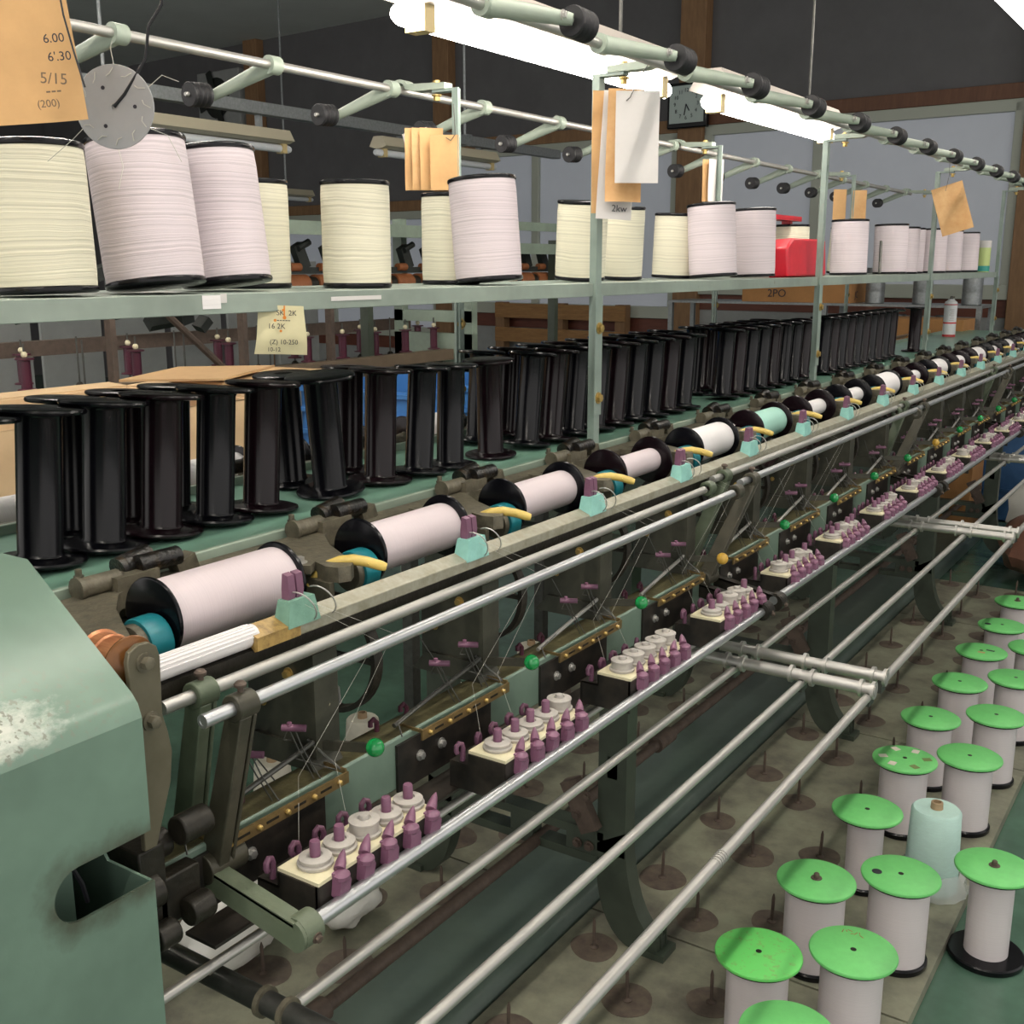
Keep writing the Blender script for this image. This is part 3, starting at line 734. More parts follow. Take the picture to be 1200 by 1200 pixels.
# --- front rods, their arms --------------------------------------------------
def coll(b, x, y, z, r=.014, w=.022): b.ring((x, y, z), (0, 1, 0), .007, r, w, 18)
for i in range(4):
    y0 = FR[i] + (.052 if i == 0 else .028); y1 = FR[i + 1] + (0.02 if i else 0.0)
    dz = 0 if i == 0 else .012
    dx = 0 if i == 0 else -.004
    for x in (-.846, -.788):
        b = MB(); b.cyl((x + dx, y0, 1.075 + dz), (x + dx, y1 - .02, 1.075 + dz), .0072, 16); b.ring((x + dx, y0 - .0005, 1.075 + dz), (0, 1, 0), .004, .0072, .002, 14)
        mp('chrome_rod' if x > -.8 else 'satin_rod', b, CHROME if x > -.8 else STEEL)
for i, y in enumerate(FR[:4]):
    dz = 0 if i == 0 else .012
    for x, lo in ((-.846, -.885), (-.788, -.838)):
        b = MB(); y_ = y + (.088 if i == 0 else .064)
        coll(b, x, y_, 1.075 + dz, .0145, .026)
        if i: coll(b, x, y_ - .075, 1.075, .0145, .022)
        d = Vector((lo - x, .0 if i == 0 else -.09, -.178))
        p0 = Vector((x, y_ + .012, 1.066 + dz)); p1 = p0 + d
        for (a, c2) in ((-.011, .004), (.007, .011)):
            v = []
            for pp, w in ((p0, .012), (p1, .015)):
                v += [pp + Vector((-w, a, 0)), pp + Vector((w, a, 0)), pp + Vector((w, c2, 0)), pp + Vector((-w, c2, 0))]
            b.add(v, [(0, 1, 2, 3), (7, 6, 5, 4), (0, 4, 5, 1), (1, 5, 6, 2), (2, 6, 7, 3), (3, 7, 4, 0)])
        b.cyl(p1 + Vector((0, -.02, 0)), p1 + Vector((0, .03, 0)), .017, 16)
        a = mp('rod_arm', b, ARMG if x < -.8 else ARMD, bev=.0015)
        q = MB(); q.lathe([(.003, 0), (.003, .006), (.006, .006), (.0065, .009), (.004, .0115), (0, .012)], (x, y_ + .013, 1.0885 + dz), (0, 0, 1), 12)
        sub('screw', q.mesh('screw', RUST), a)
# --- rod 1 on swing arms, thread rods on cross pipes ---------------------------
for i in range(4):
    y0 = FR[i] + .09 if i == 0 else FR[i] + .03; y1 = FR[i + 1] - .03
    x = -.712 if i == 0 else (-.712 - (.002 if i else 0)); z = .857 if i == 0 else .862
    b = MB(); b.cyl((x, y0, z), (x, y1, z), .0085, 16); mp('swing_rod', b, CHROME)
for i, y in enumerate(FR[:4]):
    for yy in ((.685,) if i == 0 else (y - .035, y + .035)):
        b = MB(); x = -.712; z = .857
        poly = []
        a0 = Vector((-.860, .882)); a1 = Vector((x, z)); dd = (a1 - a0).normalized(); nn = Vector((-dd.y, dd.x))
        poly = [tuple(a0 + nn * .012), tuple(a1 + nn * .015)] + [(a1.x + .017 * math.cos(t), a1.y + .017 * math.sin(t)) for t in [R(75 - 20 * j) for j in range(9)]] + [tuple(a1 - nn * .015), tuple(a0 - nn * .012)]
        b.prism(poly, 'y', yy - .004, yy + .002); b.prism([tuple(a0 + nn * .012), tuple(a1 + nn * .013), tuple(a1 + nn * .010), tuple(a0 + nn * .009)], 'y', yy - .004, yy + .016)
        b.ring((x, yy, z), (0, 1, 0), .0086, .0175, .024, 20)
        b.cyl((-.86, yy - .03, .882), (-.86, yy + .02, .882), .014, 14)
        a = mp('swing_arm', b, DIRTG if i == 0 else BLACKI)
        q = MB(); q.hexbolt((x + .0165, yy + .013, z - .004), (1, 0, -.2), .004, .005); sub('screw', q.mesh('screw', RUST), a)
ZR = .742
for i in range(5):
    for j, dy in enumerate((.0, .075) if i else (.075,)):
        y = (FR[i] - .053 + dy) if i else .693
        b = MB(); b.cyl((-1.05, y, ZR + .012), (-.485, y, ZR + .012), .0112 if i else .0125, 16)
        c = mp('cross_pipe', b, STEEL if i else STEELD)
        q = MB()
        for x in (-.768, -.735, -.640, -.600, -.510, -.488): q.ring((x - .004, y, ZR + .012), (1, 0, 0), .0112, .0165, .006, 18)
        sub('rod_collar', q.mesh('rod_collar', STEEL if i else CAST), c)
        if i:
            q = MB()
            for x in (-.751, -.619, -.495): q.bb(x - .004, x + .004, y - .014, y + .014, ZR - .016, ZR + .008)
            sub('rod_hook', q.mesh('rod_hook', STEELD), c)
for i in range(4):
    y0 = .705 if i == 0 else FR[i] + .015; y1 = FR[i + 1] - .05
    for x, r in ((-.751, .0072), (-.619, .0072), (-.497, .0078)):
        b = MB(); b.cyl((x, y0 if x < -.7 or i else .70, ZR), (x, y1, ZR), r, 14)
        if i == 0 and x > -.5:
            for w in range(5): b.ring((x, 1.22 + w * .006, ZR), (0, 1, 0), r, r + .0012, .004, 12)
        mp('thread_rod', b, mat('bright_rod_%d%d' % (i, int(-x * 100)), '#b5b3ae', .3, .9, noise=.12, nscale=40) if False else STEEL)
# --- headstock side hardware ---------------------------------------------------
END_ARM = mat('olive_grey_steel', '#6b6554', .45, .3, col2='#57523f', nscale=12)
b = MB(); b.prism([(.587, 1.150), (.590, 1.159), (.600, 1.164), (.612, 1.163), (.620, 1.157), (.623, 1.146), (.621, 1.09), (.626, 1.070), (.629, 1.05), (.625, 1.02), (.614, .990), (.604, .962), (.590, .962), (.592, 1.06)], 'x', -.812, -.806)
ea = mp('end_arm', b, END_ARM, bev=.001)
b = MB(); b.hexbolt((-.806, .605, 1.146), (1, 0, 0), .0062, .009); b.hexbolt((-.806, .607, 1.088), (1, 0, 0), .0062, .009); sub('bolt', b.mesh('bolt', CAST), ea)
b = MB(); b.lathe([(.006, 0), (.025, 0), (.0265, .002), (.024, .004), (.0235, .016), (.025, .018), (.0235, .020), (.024, .040), (.0265, .042), (.006, .042)], (-.868, .602, 1.140), (1, 0, 0), 30)
cr_ = mp('copper_roller', b, COPPER)
b = MB(); b.lathe([(.006, 0), (.028, 0), (.0285, .002), (.026, .004), (.012, .006), (.010, .008)], (-.825, .602, 1.140), (1, 0, 0), 30); sub('amber_disc', b.mesh('amber_disc', COVERB), cr_)
b = MB(); b.cyl((-.812, .632, .962), (-.812, .668, .962), .0150, 20); b.cyl((-.835, .60, .945), (-.835, .635, .945), .015, 18); b.cyl((-.812, .588, .915), (-.812, .605, .915), .017, 20)
b.cyl((-.80, .628, .880), (-.80, .655, .880), .0145, 18); b.cyl((-.80, .588, .872), (-.80, .612, .872), .0135, 16)
b.box((-.835, .60, .915), (.05, .03, .09)); b.box((-.82, .63, .895), (.02, .05, .05)); mp('pivot_stack', b, BLACKI, bev=.002)
# hung rods for lamps are separate; cable of lever etc. done

# ================================================================== BOBBINS
def spool_big(h, rf, rb, m_thread, name='wound_bobbin', bulge=0.0, mblk=BLK):
    t = .008
    fl = [(.012, 0), (rf - .003, 0), (rf - .0008, .0012), (rf, t * .5), (rf - .0008, t - .0012), (rf - .003, t), (rf * .45, t)]
    b = MB(); b.lathe(fl, (0, 0, 0), (0, 0, 1), 40)
    b.lathe([(rf * .45, t), (rf * .45, h - t)], (0, 0, 0), (0, 0, 1), 24)
    b.lathe([(r, h - z) for r, z in reversed(fl)], (0, 0, 0), (0, 0, 1), 40)
    sm = b.mesh(name, mblk)
    b = MB(); pr = [(rf * .5, t)]
    N = 10
    for i in range(N + 1):
        u = i / N; e = min(1, min(u, 1 - u) * 12)
        pr.append((rb * (.985 + .015 * e) + bulge * math.sin(math.pi * u), t + u * (h - 2 * t)))
    pr.append((rf * .5, h - t)); b.lathe(pr, (0, 0, 0), (0, 0, 1), 44)
    return sm, b.mesh('thread_winding', m_thread)
def wound(ms, loc, rot, label, cat='bobbin', group=None):
    o = link('wound_bobbin', ms[0], None, loc, rot); link('thread_winding', ms[1], o); return tag(o, label, cat, group)
SZ = 1.4636
LIL = spool_big(.186, .0635, .0620, LILAC); LILs = spool_big(.184, .060, .0585, LILAC)
CRM = spool_big(.166, .0555, .0545, CREAM); CRMb = spool_big(.170, .060, .059, CREAM)
def tilt(lx, ly): return (R(lx), R(ly), 0)
G = 'wound bobbins on the shelf'
def sit(r, lx, ly): return SZ + r * math.sin(R(math.hypot(lx, ly)))
sb = [ # mesh, r, x, y, lean about x, about y, label
    (CRMb, .060, -1.19, .797, 0, -2.5, 'wide cream wound bobbin at the far left end of the shelf'),
    (LIL, .0635, -1.187, .955, -.0, -7.5, 'largest lilac-white wound bobbin, behind the hanging grey disc'),
    (LIL, .0635, -1.222, 1.107, 0, -7.5, 'lilac-white wound bobbin leaning beside the one behind the grey disc'),
    (CRM, .0555, -1.335, 1.270, 0, 0, 'cream wound bobbin half hidden behind the second lilac-white bobbin'),
    (CRM, .0555, -1.215, 1.375, 0, 0, 'upright cream wound bobbin standing alone with a gap on both sides'),
    (CRM, .0555, -1.28, 1.715, 0, 0, 'cream wound bobbin tucked behind the lilac-white one beside the rear post'),
    (LIL, .0635, -1.190, 1.712, 0, -5, 'lilac-white wound bobbin in front of the first rear post'),
    (CRM, .0555, -1.24, 2.13, 3.0, 4, 'cream wound bobbin leaning right just left of the first front post'),
    (CRM, .0555, -1.27, 2.365, 2.0, 3, 'cream wound bobbin just right of the first front post under the papers'),
    (CRM, .0555, -1.31, 2.74, 0, 2, 'cream wound bobbin partly behind the first lilac one past the front post'),
    (LIL, .0635, -1.195, 2.745, 0, -4, 'lilac-white wound bobbin right of the hanging papers, second rear post above'),
    (LIL, .0635, -1.195, 3.02, 0, -2.0, 'lilac-white wound bobbin just left of the red plastic tray'),
    (CRM, .0555, -1.325, 3.27, 0, 0, 'cream bobbin sliver behind the lilac one next to the red tray'),
    (CRM, .0555, -1.315, 3.66, 0, 0, 'cream wound bobbin behind the second front post and the red tray'),
    (LIL, .0635, -1.195, 3.90, 0, -1.0, 'lilac-pink wound bobbin right of the second front post'),
    (CRM, .0555, -1.30, 4.16, 0, 3, 'cream bobbin seen in the gap behind two lilac ones past the second post'),
    (LIL, .0635, -1.195, 4.42, 0, -1.0, 'lilac-white wound bobbin in the middle of the third shelf bay'),
    (LILs, .060, -1.215, 4.68, 0, 0, 'narrow lilac-white bobbin left of the third front post'),
    (LIL, .0635, -1.25, 4.90, 0, 0, 'lilac-white bobbin partly behind the third front post'),
    (LIL, .0635, -1.195, 5.06, 0, -1, 'lilac-white bobbin under the aged kraft tag of the third post'),
    (LIL, .0635, -1.195, 5.36, 0, -1, 'second lilac-white bobbin past the third front post'),
    (LIL, .0635, -1.195, 5.72, 0, -1, 'last lilac-white bobbin on the shelf beside the lime can'),
]
for me, r, x, y, lx, ly, lab in sb:
    wound(me, (x, y, sit(r, lx, ly)), tilt(lx, ly), lab, group=G)
# cradle bobbins ---------------------------------------------------------------
def cradle_spool(rb, mt, mb_=BLK, rf=.0465, h=.195):
    t = .007
    fl = [(.010, 0), (rf - .0035, 0), (rf - .0008, .0014), (rf, t * .5), (rf - .0008, t - .0012), (rf - .003, t), (.016, t)]
    b = MB(); b.lathe(fl, (0, 0, 0), (0, 0, 1), 44); b.lathe([(.016, t), (.016, h - t)], (0, 0, 0), (0, 0, 1), 20)
    b.lathe([(r, h - z) for r, z in reversed(fl)], (0, 0, 0), (0, 0, 1), 44)
    sm = b.mesh('wound_bobbin', mb_)
    b = MB(); b.lathe([(.016, t), (rb * .99, t), (rb, t + .003), (rb, h - t - .003), (rb * .99, h - t), (.016, h - t)], (0, 0, 0), (0, 0, 1), 44)
    return sm, b.mesh('thread_winding', mt)
crad = [(.0405, LILAC2, BLK, 'thickly wound lilac-white'), (.0345, LILAC2, BLK, 'well filled lilac-white'), (.031, LILAC2, BLK, 'medium filled lilac-white'), (.0235, LILAC2, BLK2, 'thinly wound lilac-white'),
        (.036, WHITET, BLK, 'well filled white'), (.0335, MINTT, BLK2, 'mint green'), (.021, WHITET, BLK2, 'nearly empty white'), (.022, WHITET, BLK, 'thinly wound white'),
        (.040, WHITET, BLK, 'thickly wound white'), (.020, WHITET, BLK2, 'nearly empty white'), (.036, WHITET, BLK, 'well filled white'), (.026, WHITET, BLK2, 'half filled white'),
        (.038, WHITET, BLK2, 'well filled white'), (.024, WHITET, BLK, 'thinly wound white'), (.034, WHITET, BLK, 'well filled white'), (.022, WHITET, BLK2, 'thinly wound white'), (.034, WHITET, BLK, 'well filled white')]
yb = MB()
for k, (rb, mt, mk, desc) in enumerate(crad):
    ms = cradle_spool(rb, mt, mk)
    o = wound(ms, (-.965, .738 + k * P, 1.122), (R(-90), 0, 0), '%s bobbin lying in the %s cradle from the green end housing' % (desc, ORD[k]), group='bobbins turning in the front cradles')
    if k < 6:
        b = MB()
        # in bobbin space: x = world x, y = -(world z), z = world y
        def wpt(x, y, z): return (x + .965, -(z - 1.122), y - .738)
        b.tube([wpt(-.855, .862, 1.125), wpt(-.788, .905, 1.083), wpt(-.845, .83, .93), wpt(-.793, .775, .892)], .0002, 4)
        b.tube([wpt(-.855, .872, 1.125), wpt(-.788, .935, 1.083), wpt(-.84, .885, .93), wpt(-.793, .85, .892)], .0002, 4)
        link('yarn', b.mesh('yarn', YARN), o)
# empty black bobbins on the tray -------------------------------------------------
def empty_mesh(m, rf=.057, rs=.0275, h=.196):
    t = .0075
    fl = [(.016, 0), (rf - .004, 0), (rf - .001, .0012), (rf, t * .5), (rf - .001, t - .0012), (rf - .005, t), (rs + .006, t + .0005), (rs + .002, t + .002)]
    b = MB(); b.lathe(fl, (0, 0, 0), (0, 0, 1), 44)
    b.lathe([(rs + .002, t + .002), (rs, t + .006), (rs, h - t - .006), (rs + .002, h - t - .002)], (0, 0, 0), (0, 0, 1), 40)
    b.lathe([(r, h - z) for r, z in reversed(fl)], (0, 0, 0), (0, 0, 1), 44)
    b.lathe([(.016, h), (.016, 0.0)], (0, 0, 0), (0, 0, 1), 20)
    return b.mesh('empty_bobbin', m)
EA, EB = empty_mesh(BLK), empty_mesh(BLK2)
EC, ED = empty_mesh(BLK, .0515, .0255, .192), empty_mesh(BLK2, .0515, .0255, .192)
TZ = 1.1272
GE = 'empty black bobbins on the green tray'
nb = 0
def put_empty(x, y, big, plum, lean, lab):
    me = (EB if plum else EA) if big else (ED if plum else EC); r = .057 if big else .0515
    o = link('empty_bobbin', me, None, (x, y, TZ + r * abs(math.sin(R(lean)))), (R(-lean), 0, 0)); tag(o, lab, 'bobbin', GE); return o
front = [(.700, 1, 0, 5), (.790, 1, 0, 5), (.885, 1, 0, 5), (.979, 1, 1, 5), (1.076, 1, 0, 5), (1.168, 1, 1, 5), (1.325, 1, 0, -5), (1.45, 1, 1, 3), (1.545, 0, 0, 5), (1.64, 0, 0, 2), (1.775, 0, 1, -2)]
front += [(1.905 + i * .094, 0, (i % 3) == 1, 7) for i in range(9)]
front += [(2.92 + i * .094, 0, (i % 3) == 1, 7) for i in range(8)]
front += [(3.78 + i * .094, 0, i % 2, 6) for i in range(10)] + [(5.03, 0, 1, 0)]
for i, (y, bg, pl, ln) in enumerate(front):
    if i == len(front) - 1: lab = 'single empty black bobbin standing apart near the spray can'
    else: lab = '%s empty black bobbin from the left in the front row on the tray' % ORD[i]
    put_empty(-1.243 if bg else -1.232, y, bg, pl, ln, lab)
back = [(.905, 0, 0, 4), (1.0, 0, 1, 4), (1.09, 0, 0, 4), (1.345, 0, 0, -3), (1.49, 0, 1, 3)] + [(1.90 + i * .11, 0, i % 2, 5) for i in range(9)] + [(2.98 + i * .11, 0, i % 2, 5) for i in range(6)]
for i, (y, bg, pl, ln) in enumerate(back):
    put_empty(-1.352, y, bg, pl, ln, '%s empty black bobbin from the left in the rear row, behind the front row' % ORD[i])

# ================================================================== SPINDLE BOARDS AND STANDING SPOOLS
rows_near = {-1.046: 1.899, -.901: 1.780, -.755: 1.869, -.628: 1.790, -.485: 1.900}
rows_far = {-1.457: 1.544, -1.587: 1.430, -1.75: 1.52, -1.90: 1.43}
pinm = MB(); pinm.lathe([(.011, 0), (.011, .002), (.006, .004), (.0040, .006), (.0038, .062), (.0014, .072), (0, .072)], (0, 0, 0), (0, 0, 1), 10)
pinme = pinm.mesh('spindle_pin', RUST)
blotch = random.Random(11)
def board(x0, x1, y0, y1, rows, label, skipx=()):
    b = MB(); b.bb(x0, x1, y0 + .003, y1 - .003, 0.001, .030, PLATEM)
    for x, ys in rows.items():
        k0 = math.ceil((y0 + .04 - ys) / P)
        y = ys + k0 * P
        while y < y1 - .02:
            r = .045 + blotch.random() * .016
            pts = [(x + r * (1 + .05 * math.sin(3 * t + y * 9)) * math.cos(t), y + r * (1 + .05 * math.sin(2 * t + x * 9)) * math.sin(t)) for t in [2 * math.pi * q / 26 for q in range(26)]]
            if x > -.7: pts = None if blotch.random() < .3 else pts
            if pts and min(p[1] for p in pts) > y0 + .004 and max(p[1] for p in pts) < y1 - .004: b.prism(pts, 'z', .0301, .0307, STAIN)
            y += P
    o = obj('spindle_board', b, None, None); tag(o, label, 'board', 'spindle boards on the floor')
    for x, ys in rows.items():
        k0 = math.ceil((y0 + .02 - ys) / P); y = ys + k0 * P
        while y < y1 - .02:
            q = link('spindle_pin', pinme, o, (x, y, .030), (R(blotch.uniform(-2, 2)), R(blotch.uniform(-2, 2)), 0)); y += P
BY = [.667, 2.027, 3.363, 4.72, 5.36]
nm = ['nearest', 'second nearest', 'third', 'farthest']
for i in range(4):
    board(-1.125, -.405, BY[i], BY[i + 1], rows_near, ['oily floor board with spindle pins nearest the camera, under the green-topped spools', 'second oily board with spindle pins along the aisle, past the first leg frame', 'third oily board with spindle pins along the aisle, past the second leg frame', 'farthest oily board with spindle pins along the aisle, past the third leg frame'][i])
for i in range(3):
    board(-2.14, -1.41, BY[i], BY[i + 1], rows_far, ['oily floor board with pins on the far side under the end housing', 'oily far-side board with pins behind the first leg frame', 'oily far-side board with pins behind the second leg frame'][i])
b = MB()
pr = [(-1.405, .0), (-1.405, .045), (-1.385, .055), (-1.17, .055), (-1.15, .05), (-1.135, .036), (-1.128, .0)]
b.prism([(x, z) for x, z in pr], 'y', .3, 6.9); tag(obj('floor_duct', b, DUCT, bev=.004), 'long dark green floor duct running between the spindle boards under the machine', 'duct')

def green_spool(rb, disc_m, rf=.082, h=.205, rbase=.052, wide=False):
    b = MB(); rr = .081 if wide else rb + .006
    b.lathe([(.008, 0), (rr - .002, 0), (rr, .003), (rr, .012), (rr - .003, .015), (.030, .016)], (0, 0, 0), (0, 0, 1), 40)
    b.lathe([(.030, .016), (.030, h - .014)], (0, 0, 0), (0, 0, 1), 24)
    b.lathe([(.03, h - .016), (rf - .006, h - .014), (rf - .004, h - .010), (.02, h - .010)], (0, 0, 0), (0, 0, 1), 44)
    base = b.mesh('standing_spool', BLK)
    b = MB(); b.lathe([(.03, .015), (rb, .015), (rb, h - .015), (.03, h - .015)], (0, 0, 0), (0, 0, 1), 44); th = b.mesh('thread_winding', SILV)
    b = MB(); b.lathe([(.0045, h - .011), (rf - .005, h - .011), (rf - .001, h - .0085), (rf, h - .0055), (rf - .001, h - .0025), (rf - .005, h), (.0045, h), (.0045, h - .011)], (0, 0, 0), (0, 0, 1), 48); dm = b.mesh('top_disc', disc_m)
    return base, th, dm
GS = {}
def stand(x, y, z, rb, dm, lab, extra=None, lean=(0, 0), wide=False, h=.205):
    key = (rb, dm.name, wide, h)
    if key not in GS: GS[key] = green_spool(rb, dm, wide=wide, h=h)
    ms = GS[key]
    o = link('standing_spool', ms[0], None, (x, y, z), (R(lean[0]), R(lean[1]), 0)); link('thread_winding', ms[1], o); d = link('top_disc', ms[2], o)
    tag(o, lab, 'spool', 'green-topped spools on the floor')
    b = MB()
    if extra == 'pin':
        b.lathe([(.012, h + .0003), (.011, h + .002), (.006, h + .002), (.006, h + .010), (.004, h + .012), (0, h + .012)], (0, 0, 0), (0, 0, 1), 14); link('centre_pin', b.mesh('centre_pin', RUST), d)
    elif extra == 'tape':
        for a in (20, 75, 130, 200, 250, 310):
            m = Matrix.Rotation(R(a), 3, 'Z'); b.box(m @ Vector((.055, 0, h + .0006)), (.022, .018, .0006), TAPE if a not in (20, 310) else TAPED, m @ Matrix.Rotation(R(15), 3, 'Z'))
        link('tape_patch', b.mesh('tape_patch'), d)
    elif extra == 'hole':
        b.lathe([(.0105, h + .0002), (.0105, h + .0006), (0, h + .0006)], (-.045, -.02, 0), (0, 0, 1), 18); link('punched_hole', b.mesh('punched_hole', INK), d)
    if extra == 'scratch':
        b = MB()
        for q_ in range(7): b.box((-.035 + .006 * q_, .048 + .004 * (q_ % 3), h + .0003), (.0016, .010 - .004 * (q_ % 2), .0005), None, Matrix.Rotation(R(40 * q_), 3, 'Z'))
        link('scratch_mark', b.mesh('scratch_mark', COPPER), d)
    if extra == 'patch':
        b = MB(); b.box((.004, -.022, h + .0004), (.022, .012, .0006)); link('brown_patch', b.mesh('brown_patch', KRAFT2), d)
        b = MB(); b.box((.026, .012, h + .0004), (.026, .010, .0006)); link('dark_slot', b.mesh('dark_slot', INK), d)
    b = MB(); b.lathe([(.0058, h - .006), (.0058, h + .0004), (0, h + .0004)], (0, 0, 0), (0, 0, 1), 14)
    if extra != 'pin': link('centre_hole', b.mesh('centre_hole', BLACKI), d)
    return o
Z0 = .0300
spd = [
    (-.635, 1.795, .058, GRND2, 'scuffed green-topped spool at the bottom edge, left of the front pair', None, (0, 0)),
    (-.488, 1.900, .058, GRND, 'green-topped spool at the bottom edge with orange scratches, right of the front pair', 'scratch', (0, 0)),
    (-.628, 2.105, .062, GRND, 'green-topped spool with a steel pin on top, left of the holed one', 'pin', (0, 0)),
    (-.484, 2.222, .062, GRND, 'green-topped spool with a second dark hole in its disc', 'hole', (0, 0)),
    (-.627, 2.470, .042, GRND, 'slim green-topped spool left of the mint yarn cone', None, (0, 0)),
    (-.626, 2.805, .060, GRND, 'green-topped spool with tape patches round its disc', 'tape', (0, 0)),
    (-.487, 2.915, .060, GRND, 'green-topped spool right of the tape-patched one', None, (0, 0)),
    (-.636, 3.125, .060, GRND, 'green-topped spool directly behind the tape-patched one', None, (0, 0)),
    (-.482, 3.245, .058, GRND, 'green-topped spool fourth from the front in the right-hand row', None, (0, 0)),
    (-.628, 3.460, .058, GRND, 'green-topped spool sixth from the front in the left-hand row', None, (0, 0)),
    (-.488, 3.590, .058, GRND, 'green-topped spool fifth from the front in the right-hand row, at the frame edge', None, (0, 0)),
    (-.630, 3.795, .056, GRND, 'green-topped spool with a brown patch and dark slot on its disc', 'patch', (0, 0)),
    (-.488, 3.930, .056, GRND, 'green-topped spool just showing at the right edge, sixth in its row', None, (0, 0)),
    (-.624, 4.125, .056, GRND, 'green-topped spool eighth from the front in the left-hand row, with a small dark hole', 'hole', (0, 0)),
    (-.630, 4.465, .056, GRND, 'farthest green-topped spool at the right edge', 'pin', (0, 0)),
]
for x, y, rb, dm, lab, ex, ln in spd: stand(x, y, Z0, rb, dm, lab, ex, ln)
stand(-.328, 2.391, 0.0, .046, GRND, 'green-topped spool with a pin and wide black base standing alone on the aisle floor', 'pin', (0, 0), True, h=.222)
stand(-.515, 1.62, Z0, .055, GRND, 'green-topped spool cut off by the bottom edge', None, (0, 0), h=.20)
def cone(x, y, z, m, h, r0, r1, lab, group=None, bag=False):
    b = MB(); b.lathe([(.020, 0), (r0 - .004, 0), (r0, .006), (r1 + .002, h - .006), (r1 - .003, h), (.015, h)], (0, 0, 0), (0, 0, 1), 32)
    o = obj('yarn_cone', b, m, None, (x, y, z)); tag(o, lab, 'yarn cone', group)
    b = MB(); b.lathe([(.0125, h - .02), (.0155, h - .02), (.0135, h + .016), (.0095, h + .017), (.0085, h - .02)], (0, 0, 0), (0, 0, 1), 20)
    link('cone_tube', b.mesh('cone_tube', CARDTUBE), o)
    if bag:
        b = MB(); rr = random.Random(3); n = 28; v = []; f = []
        for j, (rad, zz) in enumerate(((r0 + .004, .055), (r0 + .012, .04), (r0 + .020, .018), (r0 + .026, .004))):
            for i in range(n):
                t = 2 * math.pi * i / n; q = 1 + rr.uniform(-.07, .07); v.append((rad * q * math.cos(t), rad * q * math.sin(t), zz + rr.uniform(-.006, .006) * (j < 3)))
        for j in range(3):
            for i in range(n): f.append((j * n + i, j * n + (i + 1) % n, (j + 1) * n + (i + 1) % n, (j + 1) * n + i))
        b.add(v, f, None, True); link('plastic_sleeve', b.mesh('plastic_sleeve', CLEARF), o)
    return o
cone(-.490, 2.565, Z0, CONEM, .205, .063, .055, 'mint green yarn cone in clear plastic among the green-topped spools', bag=True)
for x, y, lab in ((-1.93, 1.66, 'white yarn cone on the far board beside the end housing'), (-2.03, 1.90, 'white yarn cone seen left of the first gear case'), (-2.02, 2.25, 'white yarn cone with brown core seen behind the first green knob'), (-1.97, 2.60, 'white yarn cone seen behind the second gear case'), (-1.95, 3.05, 'white yarn cone seen behind the third gear case')):
    cone(x, y, Z0, CONEW, .185, .060, .045, lab, 'white yarn cones on the far side')

# ================================================================== PAPERS, DISC, TAGS
def sheet_mb(w, h, seed, amp=.004, th=.0006, nx=8, ny=10, cut=0):
    """paper hanging from its top edge in local xz, front faces -y"""
    rr = random.Random(seed); a, c, e = rr.uniform(-1, 1), rr.uniform(0, 6), rr.uniform(.6, 1.4)
    v = []; f = []
    for s in (0, 1):
        for j in range(ny + 1):
            for i in range(nx + 1):
                u = i / nx - .5; t = j / ny
                x = u * w * (1 - cut * t); z = -t * h
                y = amp * (math.sin(u * 4 * e + c) + a * math.sin(t * 5 + c) * 1.3) * (.3 + t) + (th if s else 0)
                v.append((x, y, z))
    n = (nx + 1) * (ny + 1)
    for j in range(ny):
        for i in range(nx):
            q = j * (nx + 1) + i; f.append((q, q + 1, q + nx + 2, q + nx + 1)); f.append((n + q, n + q + nx + 1, n + q + nx + 2, n + q + 1))
    for i in range(nx): f.append((i, n + i, n + i + 1, i + 1)); q = ny * (nx + 1) + i; f.append((q, q + 1, n + q + 1, n + q))
    for j in range(ny): q = j * (nx + 1); f.append((q, q + nx + 1, n + q + nx + 1, n + q)); q += nx; f.append((q, n + q, n + q + nx + 1, q + nx + 1))
    return MB().add(v, f, None, True)
def hang(name, m, w, h, loc, rz, lab, cat='paper', ry=0, rx=0, seed=1, amp=.004, cut=0, group=None):
    o = obj(name, sheet_mb(w, h, seed, amp, cut=cut), m, None, loc, (R(rx), R(ry), R(rz))); return tag(o, lab, cat, group)
def write(par, txt, size, m, loc, rot=(90, 0, 0), name='handwriting'):
    return link(name, text_mesh(txt, size, m), par, loc, tuple(R(a) for a in rot))
# big kraft sheets top left (hung from the first rail bay)
pk = hang('kraft_sheet', KRAFT, .082, .225, (-.932, .605, 1.846), 44, 'large kraft paper sheet with handwritten numbers hanging at the top left corner', ry=-6, seed=4, amp=.003)
write(pk, '6.00', .0105, INK, (.026, -.005, -.158)); write(pk, "6'.30", .0105, INK, (.028, -.005, -.173))
write(pk, '5/15', .013, INKG, (.020, -.006, -.191), (90, 8, 0)); write(pk, '---', .014, INKG, (.018, -.006, -.200)); write(pk, '(200)', .009, INKG, (.012, -.007, -.211))
b = MB(); b.tube([(-.02, -.012, -.06), (-.014, -.01, -.10), (-.016, -.007, -.118)], .0009, 6); link('wire', b.mesh('wire', WIREB), pk)
b = MB(); b.tube([(.038, -.008, -.06), (.038, -.007, -.14), (.041, -.007, -.17), (.045, -.008, -.20)], .0009, 6); link('wire', b.mesh('wire', WIREB), pk)
hang('kraft_sheet', KRAFT2, .085, .20, (-.972, .605, 1.835), 44, 'second kraft sheet hanging behind the large numbered one at the top left', ry=-4, seed=8, amp=.004)
